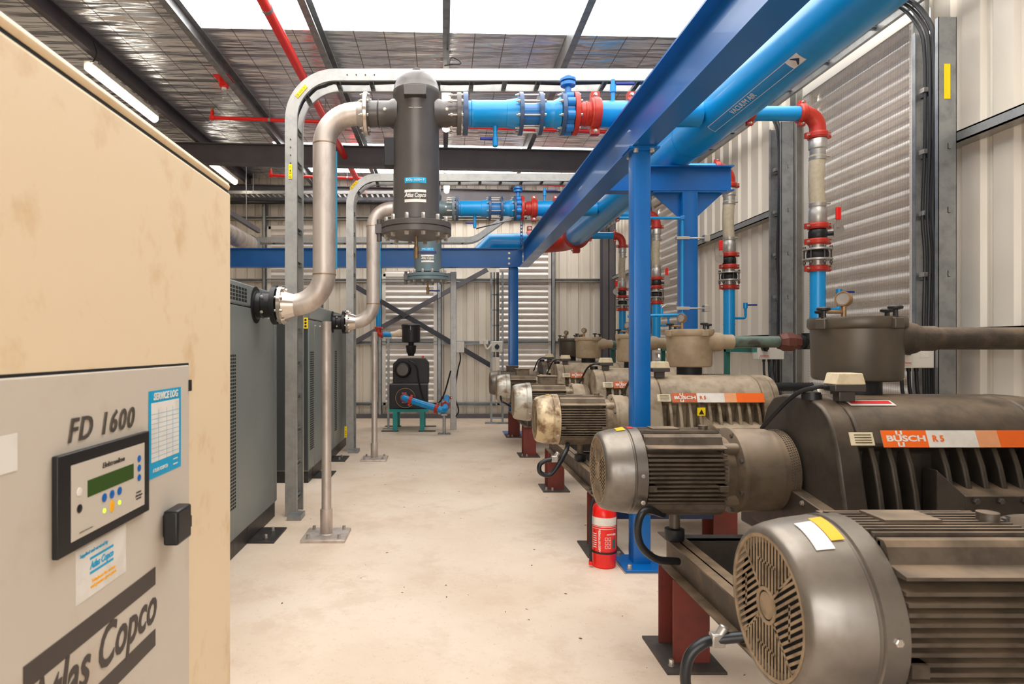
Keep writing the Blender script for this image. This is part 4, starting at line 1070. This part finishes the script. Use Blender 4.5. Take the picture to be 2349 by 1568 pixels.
    ms.box((-.040, .0145, 0), (-.012, .0195, .0006)); ms.box((-.040, -.034, 0), (-.012, -.029, .0006)); ms.build('logo', 'lab_white', nb, smooth=False)
    text(nb, 'R 5', .036, frame(o+nn*.005+V((bx+.235,0,0)), (1,0,0), up), org, offset=.0012, depth=.0004)
    rp_ = band(HX0+.065, HX0+.165, -.028, .028, 'switch_cream', 'rating_plate', .003, t)
    for k in range(4): band(HX0+.085, HX0+.155, -.018+.011*k, -.015+.011*k, 'lab_ink', 'printing', .0046, rp_)
    if pb == 'pump_dark':
        m = M(); a = V((0,Y+.04-.343,1.2408)); b = V((0,Y+.04-.297,1.2592)); q = V((0,-.0025,.004))
        m.add([(HX0+.13,a.y+q.y,a.z+q.z),(HX0+.33,a.y+q.y,a.z+q.z),(HX0+.33,b.y+q.y,b.z+q.z),(HX0+.13,b.y+q.y,b.z+q.z)], [(0,1,2,3)]); wl = m.build('warning_label', 'lab_white', t)
        m = M(); q = q*1.3; a2 = a.lerp(b,.3); b2 = a.lerp(b,.85)
        m.add([(HX0+.14,a2.y+q.y,a2.z+q.z),(HX0+.32,a2.y+q.y,a2.z+q.z),(HX0+.32,b2.y+q.y,b2.z+q.z),(HX0+.14,b2.y+q.y,b2.z+q.z)], [(0,1,2,3)]); m.build('red_print', 'lab_red', wl)
    if pb == 'pump_beige':
        w = M(); xx = HX0+.37; w.box((xx-.03,Y-.475,.985),(xx+.03,Y-.470,1.045)); w = w.build('warning_sticker', 'lab_yellow', t, smooth=False)
        M().prism([(xx-.02,.995),(xx+.02,.995),(xx,1.033)], 1, Y-.4765, Y-.475).build('triangle', 'lab_ink', w, smooth=False)
    # ---- exhaust / inlet dome ----
    dx, dy, r = dome_x, Y+dome_dy, dome_r
    M().lathe([(1.25,r*.55),(1.36,r*.55)], (dx,dy,0), (0,0,1), 28).build('neck', 'rubber', t)
    dome = M().lathe([(1.335,r*.5),(1.335,r*.88),(1.342,r*.95),(1.355,r*.98),(1.585,r),(1.59,r*1.04),(1.60,r*1.07),(1.632,r*1.07),(1.642,r*1.05),(1.645,0)], (dx,dy,0), (0,0,1), 56).build('inlet_filter', dm, t)
    for k in range(4):
        a = PI/4+PI/2*k-.5; kx = dx+r*1.02*math.cos(a); ky = dy+r*1.02*math.sin(a)
        m = M(); m.x = Matrix.Translation((kx,ky,0)) @ Matrix.Rotation(a,4,'Z'); m.box((-.03,-.028,1.585),(.024,.028,1.636)); m.build('clamp_lug', dm, dome, bevel=.005)
        m = M(); m.cyl((kx,ky,1.636),(kx,ky,1.672),.011,seg=10)
        m.lathe([(1.672,.016),(1.676,.03),(1.686,.032),(1.692,.024),(1.694,0)], (kx,ky,0), (0,0,1), 12)
        m.build('clamp_knob', 'black', dome)
    g = M().cyl((dx-.06,dy,1.64),(dx-.06,dy,1.70),.012).tube(rp([(dx-.06,dy,1.672),(dx-.12,dy,1.672),(dx-.14,dy,1.672)],.01,2),.010,10).build('gauge_stem', 'brass', dome)
    ga = V((-.8,-.6,.1)); m = M(); m.lathe([(-.022,.022),(-.018,.036),(.014,.038),(.02,.036),(.02,.030),(.016,.030),(.016,0)], (dx-.06,dy,1.735), ga, 24); gg = m.build('gauge', 'brass', dome)
    M().lathe([(0,.029),(.001,0)], V((dx-.06,dy,1.735))+ga.normalized()*.0165, ga, 20).build('dial', 'camlock', dome)
    # outlet pipe
    oy = dy-.07; zo = 1.54
    M().lathe([(0,.078),(.14,.078),(.165,.072),(.19,.060),(.26,.060)], (dx+r*.35,oy,zo), (1,0,0), 32).build('outlet_horn', dm if outlet != 'dark' else 'pipe_dark', t)
    if outlet == 'dark':
        M().cyl((dx+r*.35+.24,oy,zo),(3.30,oy,zo),.054,seg=32).build('suction_pipe', 'pipe_dark', t)
    elif outlet == 'green':
        M().cyl((dx+r*.35+.24,oy,zo),(2.78,oy,zo),.047,seg=28).build('suction_pipe', 'pipe_green', t)
        u = M(); u.lathe([(2.72,.06),(2.745,.066),(2.77,.08),(2.83,.08),(2.835,.068),(2.86,.064),(2.89,.060)], (0,oy,zo), (1,0,0), 8); u.build('pipe_union', 'rust_union', t, ang=.3)
        M().cyl((2.89,oy,zo),(2.98,oy,zo),.055).cyl((2.98,oy,zo-.06),(2.98,oy,zo+.07),.066).ring((2.885,oy,zo),(2.90,oy,zo),.062,.05).build('pipe_tee', 'black', t)
        pt = thing('pipe_prop', (2.51,Y+.42,0), 'green steel prop under the green pipe of the %s' % lab.split(',')[0], 'support')
        M().box((2.49,Y+.40,.0),(2.53,Y+.44,zo-.055)).box((2.49,oy-.03,zo-.085),(2.53,Y+.44,zo-.05)).build('prop', 'green_paint', pt, smooth=False)
    # float switch box, filler cap and hose on top
    sx = HX0+.06; sb = M().prism([(sx-.0,1.335),(sx+.135,1.335),(sx+.12,1.385),(sx+.015,1.385)], 1, Y-.31, Y-.22).build('switch_cover', 'switch_cream', t, bevel=.004)
    M().box((sx-.0,Y-.31,1.305),(sx+.135,Y-.22,1.334)).box((sx+.03,Y-.29,1.26),(sx+.10,Y-.24,1.305)).build('switch_base', 'bolt_dark', t, bevel=.003)
    M().cyl((HX0+.02,Y-.2,1.262),(HX0+.02,Y-.2,1.285),.042).cyl((HX0+.02,Y-.2,1.285),(HX0+.02,Y-.2,1.295),.038).build('filler_cap', 'black', t)
    M().tube(smoothpts([(sx,Y-.26,1.32),(sx-.05,Y-.25,1.32),(sx-.10,Y-.15,1.27),(sx-.14,Y+.05,1.10)]), .010, 8).build('signal_cable', 'cable', t)
    M().tube([(HX1+.04,Y,1.17),(HX1+.10,Y,1.17)], .04, 16).ring((HX1+.05,Y,1.17),(HX1+.075,Y,1.17),.047,.04).build('hose_stub', 'bolt_dark', t)
    pts = [(HX1+.09+.012*i,Y,1.17) for i in range(36)]; M().tube(pts, [.034+.004*(i % 2) for i in range(36)], 14).build('vent_hose', 'rubber', t, ang=1.2)
    return t, motor, body
DK = ('motor_dark','cowl_dark','pump_dark','dome_dark'); BG = ('motor_brown','cowl_beige','pump_beige','dome_beige'); SV = ('motor_brown','cowl_silver','pump_beige','dome_beige')
t1, mo1, _ = pump(1.455, 'nearest dark vacuum pump, its ribbed motor cut off at the lower right', DK, 1.64, 2.05, .21, .05, outlet='dark')
t2, mo2, _ = pump(3.06, 'second dark vacuum pump with a bright orange and white name band', DK, 1.64, 2.03, .198, .06, outlet='dark')
t3, mo3, _ = pump(5.2, 'third vacuum pump, dusty beige with stained cowl, right behind the bright blue post', BG, 1.55, 2.02, .18, .02)
t4, mo4, _ = pump(6.85, 'fourth vacuum pump, silver cowl with blue scuff and a grey terminal box', SV, 1.55, 2.08, .18, .12, topbox=True)
t5, mo5, _ = pump(9.05, 'fifth vacuum pump, silver cowl, mostly behind the fourth', SV, 1.55, 2.08, .18, .1, topbox=True)
t6, mo6, _ = pump(10.4, 'farthest vacuum pump, dark, beside the far blue post', DK, 1.55, 2.1, .18, .2, topbox=True, outlet='none')
# stickers on the dark cowls
def cowl_patch(motor, Y, x0, x1, a0, a1, mt, lift=.0012):
    m = M(); ZC = .905; n = 6; vs = []; fs = []
    rr = lambda x: .187+(x-.768)*(.203-.187)/(.095) if x < .863 else .2035
    for i in range(n+1):
        a = a0+(a1-a0)*i/n
        for x in (x0, x1): r = rr(x)+lift+.003; vs.append((x, Y+r*math.cos(a), ZC+r*math.sin(a)))
    for i in range(n): fs.append((2*i,2*i+1,2*i+3,2*i+2))
    m.add(vs, fs); return m.build('sticker', mt, motor)
d = math.radians
cowl_patch(mo1, 1.455, .792, .83, d(96), d(124), 'lab_white'); cowl_patch(mo1, 1.455, .832, .86, d(92), d(118), 'lab_amber')
cowl_patch(mo2, 3.06, .82, .86, d(88), d(104), 'lab_amber'); cowl_patch(mo2, 3.06, .876, .905, d(82), d(98), 'lab_red')
cowl_patch(mo3, 5.2, .83, .86, d(84), d(98), 'lab_amber')

# ------------------------------------------------------------------ skids
def skid(y0, y1, lab, tie=False):
    t = thing('steel_skid', (1.6,(y0+y1)/2,0), lab, 'support frame', 'steel skids under the pumps')
    for xo in (1.085, 2.02):
        m = M(); z0, z1 = .40, .56
        m.box((xo,y0,z0),(xo+.10,y1,z0+.008)).box((xo+.045,y0,z0),(xo+.053,y1,z1)).box((xo,y0,z1-.008),(xo+.10,y1,z1)); m.build('rail', 'skid', t, smooth=False)
    for y in (y0+.01, y1-.09, (y0+y1)/2):
        M().box((1.14,y,.27 if y > y1-.1 else .41),(2.02,y+.008,.55)).box((1.14,y,.54),(2.02,y+.07,.55)).build('cross_member', 'cab_skid', t, smooth=False)
    for y in (y0+.02, y1-.24):
        for xo in (1.078, 1.95):
            l = M().box((xo,y,.012),(xo+.172,y+.01,.40)).box((xo,y+.2,.012),(xo+.172,y+.21,.40)).box((xo+.08,y+.01,.012),(xo+.09,y+.2,.40))
            l = l.build('leg', 'oxide', t, smooth=False)
            M().box((xo-.06,y-.09,0),(xo+.215,y+.28,.012)).build('base_plate', 'skid_plate', l, smooth=False)
            bolt(l, (xo-.02,y-.03,.012), (0,0,1), .012, .03); bolt(l, (xo+.04,y-.05,.012), (0,0,1), .012, .03)
    if tie: M().box((1.2,y0+.03,.25),(2.12,y0+.04,.31)).box((1.2,y0+.03,.30),(2.12,y0+.09,.31)).build('tie_bar', 'blue_navy', t, smooth=False)
    return t
skid(.62, 3.22, 'nearest steel skid on red oxide legs, under the two dark pumps')
skid(4.56, 6.84, 'middle steel skid with a navy tie bar, behind the fire extinguisher', True)
skid(8.62, 10.75, 'far steel skid on red oxide legs, near the back wall')
def cable_obj(pts, r, lab, gl=None):
    t = thing('power_cable', pts[0], lab, 'cable')
    M().tube(smoothpts(pts), r, 12).build('sheath', 'cable', t)
    if gl:
        p = V(pts[gl]); M().cbox(p, (.05,.04,.05)).cyl(p, p+V((.03,0,.05)), .018).build('gland', 'camlock', t, bevel=.006)
cable_obj([(1.02,2.95,.72), at(1480,1170,2.85), at(1463,1205,2.85), at(1470,1250,2.87), at(1505,1281,2.9), at(1556,1287,2.95)], .017, 'black motor cable curling from the second motor to the near skid')
cable_obj([(1.0,5.15,.72), at(1300,1030,4.95), at(1283,1062,4.9), at(1262,1088,4.9), at(1240,1084,4.9), at(1238,1066,4.9), at(1252,1056,4.9), at(1272,1052,4.9)], .018, 'black motor cable looping beside the middle skid', 7)
cable_obj([(1.13,2.3,.45), at(1645,1466,2.35), at(1612,1475,2.35), at(1582,1503,2.35), at(1572,1550,2.35), at(1580,1600,2.35), (.93,2.3,.05), (1.1,2.2,.02)], .020, 'thick black cable with pale gland below the nearest motor', 1)
cable_obj([(1.02,9.0,.75), at(1152,905,8.9), at(1150,918,8.9), at(1160,925,8.9), (1.1,9.0,.56)], .014, 'short black cable below the fifth motor')

# ------------------------------------------------------------------ fire extinguisher
t = thing('fire_extinguisher', (1.09,4.36,0), 'red fire extinguisher standing on the floor against the bright blue post', 'fire extinguisher')
ex, ey = 1.092, 4.34; er = .083
M().lathe([(0,.074),(.006,.08),(.05,.080),(.055,.083),(.36,.083),(.385,.079),(.41,.068),(.43,.05),(.44,.028),(.455,.026)], (ex,ey,0), (0,0,1), 40).build('cylinder', 'fire_red', t)
def exw(a0, a1, z0, z1, mt, name='label', lift=.001, par=None):
    m = M(); n = 10; vs = []; fs = []
    for i in range(n+1):
        a = math.radians(a0+(a1-a0)*i/n)
        for z in (z0,z1): vs.append((ex+(er+lift)*math.cos(a), ey+(er+lift)*math.sin(a), z))
    for i in range(n): fs.append((2*i,2*i+2,2*i+3,2*i+1))
    return m.add(vs, fs).build(name, mt, par or t, ang=1)
lb = exw(180, 360, .29, .345, 'lab_white', 'white_band'); exw(190, 350, .268, .271, 'lab_white', 'label_rule'); exw(190, 350, .282, .285, 'lab_white', 'label_rule')
for i in range(7): exw(200, 222, .14+.015*i, .146+.015*i, 'lab_white', 'small_print')
exw(232, 236, .13, .255, 'lab_white', 'label_rule')
for i in range(3):
    for j in range(2): exw(262+16*j, 274+16*j, .14+.027*i, .161+.027*i, 'lab_white', 'pictogram', .001); exw(264+16*j, 272+16*j, .143+.027*i, .158+.027*i, 'fire_red', 'pictogram', .0016)
exw(300, 318, .14, .20, 'green_paint', 'class_mark')
text(t, 'AB(E) DRY POWDER', .017, frame((ex-.045,ey-.0735,.192), (0,0,1), V((-.86,.5,0))), 'lab_white', offset=.0003)
text(t, 'POWDER', .016, frame((ex+.03,ey-.0815,.235), (1,.35,0), (0,0,1)), 'lab_white', offset=.0003)
M().ring((ex,ey,.10),(ex,ey,.112),.087,.082,32).build('hose_strap', 'rubber', t)
M().cyl((ex,ey,.455),(ex,ey,.50),.022).box((ex-.09,ey-.012,.49),(ex+.03,ey+.012,.505)).box((ex-.10,ey-.012,.52),(ex+.03,ey+.012,.535)).build('valve_handle', 'black', t, bevel=.003)
M().tube(smoothpts([(ex-.02,ey-.02,.48),(ex-.06,ey-.03,.475),(ex-.09,ey-.03,.43),(ex-.098,ey-.03,.3),(ex-.098,ey-.03,.1),(ex-.096,ey-.03,.04)]), .0105, 12).build('hose', 'rubber', t)
M().cyl((ex-.096,ey-.03,.015),(ex-.096,ey-.03,.04),.014).build('nozzle', 'fire_red', t)

# ------------------------------------------------------------------ back corner: blower, stands, isolator, ladders
D = 11.2
A = lambda u, v, d=D: at(u, v, d)
t = thing('blower_stand', A(940,990), 'teal steel stand under the black blower', 'stand')
z1 = A(0,938).z; x0 = A(893,0).x; x1 = A(981,0).x
M().box((x0,D,z1-.05),(x1,D+.75,z1)).build('top_frame', 'teal', t, smooth=False)
for x in (x0+.06, x1-.14):
    for y in (D+.0, D+.68):
        l = M().box((x,y,0),(x+.08,y+.07,z1-.05)).build('leg', 'teal', t, smooth=False)
        M().box((x-.2 if x < -.6 else x-.02,y-.02,0),(x+.1 if x < -.6 else x+.28,y+.09,.01)).build('foot_plate', 'cab_skid', l, smooth=False)
t = thing('blower', A(940,935), 'black belt blower with round motor, standing on the teal stand', 'blower')
zt = A(0,822).z; zm = A(0,880).z
xa, xb = A(900,0).x, A(983,0).x
M().prism([(xa,zm),(xa,zt-.1),(xa+.1,zt),(xb-.07,zt),(xb,zt-.08),(xb,zm)], 1, D+.1, D+.6).build('belt_guard', 'machine_black', t, bevel=.01)
M().box((A(893,0).x,D+.05,z1),(xb-.02,D+.7,zm-.01)).build('acoustic_base', 'machine_black', t, bevel=.01)
M().box((A(893,0).x,D+.04,zm-.02),(xb,D+.06,zm+.005)).build('guard_rim', 'steel_dark', t, smooth=False)
c = A(924,848,D); m = M().lathe([(-.12,.0),(-.12,.10),(-.10,.125),(0,.14),(.12,.145),(.12,.0)], (c.x,D+.08,c.z), (0,1,0), 32)
for k in range(28): a = 2*PI*k/28; m.cbox((c.x+.15*math.cos(a),D+.1,c.z+.15*math.sin(a)), (.012,.22,.012))
mo = m.build('motor', 'machine_black', t); M().ring((c.x,D-.042,c.z),(c.x,D-.046,c.z),.02,.012).cyl((c.x,D-.041,c.z),(c.x,D-.043,c.z),.10).build('fan_cover', 'bolt_dark', mo)
c = A(930,912,D); M().lathe([(-.07,0),(-.07,.17),(.06,.175)], (c.x,D+.05,c.z), (0,1,0), 40).build('pulley_cover', 'machine_black', t)
M().ring((c.x,D-.022,c.z),(c.x,D-.030,c.z),.176,.168,40).build('cover_rim', 'brass', t)
M().tube(smoothpts([A(938,826), A(955,840), A(962,880), A(975,920), A(1000,927), A(1018,905), A(1034,850)]), .014, 8).build('power_lead', 'cable', t)
M().cbox(A(970,818,D+.2), (.04,.04,.04)).build('stop_button', 'fire_red', t, bevel=.01)
# inlet filter canister above
t = thing('intake_silencer', A(943,815,D+.3), 'black intake canister mounted above the blower', 'silencer')
s = (D+.3)/F
c = A(943,764,D+.3); zz = lambda v: A(0,v,D+.3).z
M().lathe([(zz(816),.055),(zz(812),.06),(zz(807),.085),(zz(797),.09),(zz(796),.095),(zz(792),.095),(zz(791),.05),(zz(785),.05)], (c.x,D+.3,0), (0,0,1), 28).build('reducer', 'rubber', t)
M().lathe([(zz(786),.0),(zz(785),.155),(zz(784),.165),(zz(750),.168),(zz(749),.178),(zz(745),.178),(zz(743),.16),(zz(741),0)], (c.x,D+.3,0), (0,0,1), 36).build('canister', 'machine_black', t)
M().cyl((c.x,D+.12,zz(757)),(c.x,D+.12,zz(748)),.006).build('latch', 'bolt', t)
# pipe to the canister
t = thing('intake_pipe', A(880,770), 'short blue and canvas intake pipe with red elbow left of the canister', 'pipe')
M().tube([A(868,700,D+.3), A(868,752,D+.3)], .045, 16).build('riser', 'blue_pipe', t)
coupling(t, A(868,752,D+.3), (0,0,1), .05, w=.04)
M().tube(rp([A(868,752,D+.3), A(868,767,D+.3), A(878,767,D+.3)], .05, 5), .05, 16).build('elbow', 'red_fit', t)
M().tube([A(874,767,D+.3), A(898,767,D+.3)], .048, 16).build('pipe_section', 'blue_pipe', t); coupling(t, A(876,767,D+.3), (1,0,0), .048, w=.04)
M().tube([A(896,766,D+.3), A(906,766,D+.3), A(916,764,D+.3), A(923,764,D+.3)], [.045,.05,.075,.07], 18).build('canvas_sleeve', 'canvas', t)
t = thing('pipe_stand', A(891,960,D+.35), 'thin galvanised stand under the blue intake pipe', 'stand')
x = A(891,0,D+.35).x; M().box((x-.02,D+.33,.01),(x+.02,D+.37,zz(776))).build('upright', 'galv', t, smooth=False); M().box((x-.1,D+.27,0),(x+.1,D+.43,.01)).build('base_plate', 'galv', t, smooth=False)
M().box((x-.06,D+.3,zz(777)),(x+.06,D+.4,zz(774))).build('saddle', 'galv', t, smooth=False)
# discharge pipe
d0 = 10.95
t = thing('discharge_pipe', A(930,915,d0), 'light blue discharge pipe with red couplings, slanting in front of the blower', 'pipe')
p0, p1, p2 = A(927,913,d0), A(1020,942,d0-.15), A(1025,912,d0+.5)
M().tube(rp([p0+V((0,.2,0)), p0, p1, p2], .07, 6), .057, 24).build('pipe_run', 'blue_pipe', t)
dr = (p1-p0).normalized()
for f in (.16, .80): coupling(t, p0.lerp(p1, f), dr, .058, w=.06)
coupling(t, p0+V((0,.1,0)), (0,1,0), .058, w=.05); coupling(t, p1.lerp(p2,.35), (p2-p1), .058, w=.05); coupling(t, p2, (0,0,1), .058, w=.05)
t = thing('pipe_stand', A(1020,990,d0-.1), 'short galvanised stand under the end of the discharge pipe', 'stand')
x = A(1019,0,d0-.1).x; M().cyl((x,d0-.1,.012),(x,d0-.1,A(0,950,d0-.1).z),.028).build('upright', 'galv_light', t); M().box((x-.11,d0-.2,0),(x+.11,d0,.012)).build('base_plate', 'galv', t, smooth=False)
M().box((x-.05,d0-.14,A(0,952,d0-.1).z),(x+.05,d0-.06,A(0,949,d0-.1).z)).build('saddle', 'galv', t, smooth=False)
for dx in (-.08,.08): bolt(t, (x+dx,d0-.16,.012), (0,0,1), .012, .03)
# galvanised post with box
D2 = 11.45
t = thing('service_post', A(1040,985,D2), 'galvanised channel post with a white box, right of the discharge pipe', 'post')
x0 = A(1033,0,D2).x; x1 = A(1047,0,D2).x
M().box((x0,D2,.0),(x1,D2+.004,2.86)).box((x0,D2,0),(x0+.004,D2+.06,2.86)).box((x1-.004,D2,0),(x1,D2+.06,2.86)).build('channel', 'galv_light', t, smooth=False)
M().box(A(1046,808,D2), A(1065,783,D2)+V((0,.1,0))).build('junction_box', 'box_white', t, bevel=.005)
M().box((x0-.05,D2+.02,2.70),(x0+.07,D2+.10,2.84)).build('conduit_box', 'galv', t, bevel=.004)
M().tube(smoothpts([A(1055,808,D2), A(1056,825,D2), A(1050,850,D2), A(1044,905,D2+.1), A(1052,940,D2), A(1046,955,D2)]), .012, 8).build('cable', 'cable', t)
# small ladder with isolator
D3 = 12.3
t = thing('cable_ladder', A(1145,970,D3), 'narrow galvanised cable ladder with switch box beside the far blue post', 'cable ladder')
xa = A(1127,0,D3).x; xb = A(1153,0,D3).x
for x in (xa, xb): M().box((x-.02,D3,.0),(x+.02,D3+.03,2.95)).build('side_rail', 'galv', t, smooth=False)
z = .1
while z < 2.9: M().box((xa,D3+.01,z),(xb,D3+.03,z+.03)).build('rung', 'galv', t, smooth=False); z += .3
for f in (.25,.5,.62): M().cyl((xa+(xb-xa)*f,D3-.01,1.3),(xa+(xb-xa)*f,D3-.01,2.95),.012,seg=8).build('cable', 'cable', t)
M().box((xa-.12,D3-.03,0),(xb+.15,D3+.08,.03)).build('floor_channel', 'galv', t, smooth=False)
t = thing('isolator_switch', A(1140,795,D3-.1), 'cream isolator switch on the narrow cable ladder', 'switch')
M().box(A(1128,807,D3-.12), A(1153,782,D3-.12)+V((0,.11,0))).build('enclosure', 'box_white', t, bevel=.008)
c = A(1140,795,D3-.12); M().cyl(c, c-V((0,.03,0)), .045).box((c.x-.012,c.y-.05,c.z-.05),(c.x+.012,c.y-.03,c.z+.05)).build('rotary_knob', 'black', t)
M().tube(smoothpts([A(1128,790,D3-.05), A(1118,800,D3-.05), A(1112,790,D3-.05), A(1110,782,D3-.05)]), .018, 8).build('conduit', 'box_white', t)
M().box(A(1100,789,D3), A(1120,779,D3)+V((0,.08,0))).build('junction_box', 'box_white', t, bevel=.005)

# isolators on the right wall ladders
def isolator(x0, x1, y, z0, z1, lab):
    t = thing('isolator_switch', ((x0+x1)/2,y,z0), lab, 'switch')
    M().box((x0,y-.11,z0),(x1,y,z1)).box((x0,y-.118,z0+.02),(x0+(x1-x0)*.42,y-.11,z1)).build('enclosure', 'box_white', t, bevel=.006)
    xc = x0+(x1-x0)*.2; zc = (z0+z1)/2+.02
    M().cyl((xc,y-.118,zc),(xc,y-.15,zc),.032).box((xc-.01,y-.165,zc-.035),(xc+.01,y-.15,zc+.035)).build('rotary_knob', 'black', t)
    M().box((x0+.01,y-.1195,z0+.03),(x0+(x1-x0)*.38,y-.118,z0+.036)).build('warning_print', 'lab_red', t, smooth=False)
    M().box((x0+(x1-x0)*.62,y-.1115,z0+.07),(x0+(x1-x0)*.85,y-.11,z1-.03)).build('data_plate', 'lab_white', t, smooth=False)
    for k in range(3):
        xx = x0+.08+.05*k
        M().cyl((xx,y-.05,z0-.025),(xx,y-.05,z0),.014).build('gland', 'black', t)
        M().tube(smoothpts([(xx,y-.05,z0-.02),(xx-.0,y-.06,z0-.15),(xx+.04,y-.05,z0-.3),(xx+.10,y-.02,z0-.42),(xx+.14,y+.05,z0-.40)]), .011, 8).build('cable', 'cable', t)
isolator(2.99, 3.245, 4.30, 1.36, 1.56, 'white isolator switch behind the dark suction pipe, on the meshed louvre side ladder')
isolator(3.0, 3.245, 6.15, 1.38, 1.56, 'white isolator switch below the brown pipe union, with black cables')

# ------------------------------------------------------------------ small fixings and floor litter
t = thing('strut_hanger', (1.36,11.3,3.2), 'slotted blue strut hanger beside the far blue pipe', 'bracket')
p = at(1196,500,11.15); m = M(); m.box((p.x-.02,11.12,3.2),(p.x-.012,11.16,p.z)).box((p.x+.012,11.12,3.2),(p.x+.02,11.16,p.z))
z = 3.2
while z < p.z: m.box((p.x-.02,11.12,z),(p.x+.02,11.125,z+.03)); z += .06
m.build('strut', 'blue_steel', t, smooth=False); M().box((p.x-.06,11.1,p.z-.01),(p.x+.06,11.2,p.z+.02)).build('bracket_plate', 'blue_steel', t, smooth=False)
t = thing('power_cable', at(1110,525,11.3), 'black cable sagging between the far valve train and the blue beam', 'cable')
M().tube(smoothpts([at(1093,524,8.4), at(1130,515,8.8), at(1180,503,9.6), at(1230,492,10.4), at(1250,500,10.8)]), .008, 8).build('sheath', 'cable', t)
t = thing('power_cable', (.05,7.6,4.6), 'black lead coiled beside the roof beam above the black vessel', 'cable')
M().tube(smoothpts([(.03,7.0,4.84), at(1028,148,7.0), at(1036,132,7.0), at(1052,138,7.0), at(1056,146,7.0), at(1036,148,7.0), at(1020,150,7.05)]), .008, 8).build('sheath', 'cable', t)
m = M(); rr = random.Random(5)
for _ in range(90):
    x = rr.uniform(-1.2, 1.6); y = rr.uniform(1.9, 8.5); a = rr.uniform(0, 6); l = rr.uniform(.004,.016); w = l*rr.uniform(.2,.6)
    c, q = math.cos(a), math.sin(a)
    m.add([(x-l*c,y-l*q,.0005),(x+w*q,y-w*c,.003),(x+l*c,y+l*q,.001),(x-w*q,y+w*c,.0025)], [(0,1,2,3)])
m.build('litter', 'oxide', label='dry crumbs and flakes scattered on the pale floor', cat='litter', kind='stuff', smooth=False)
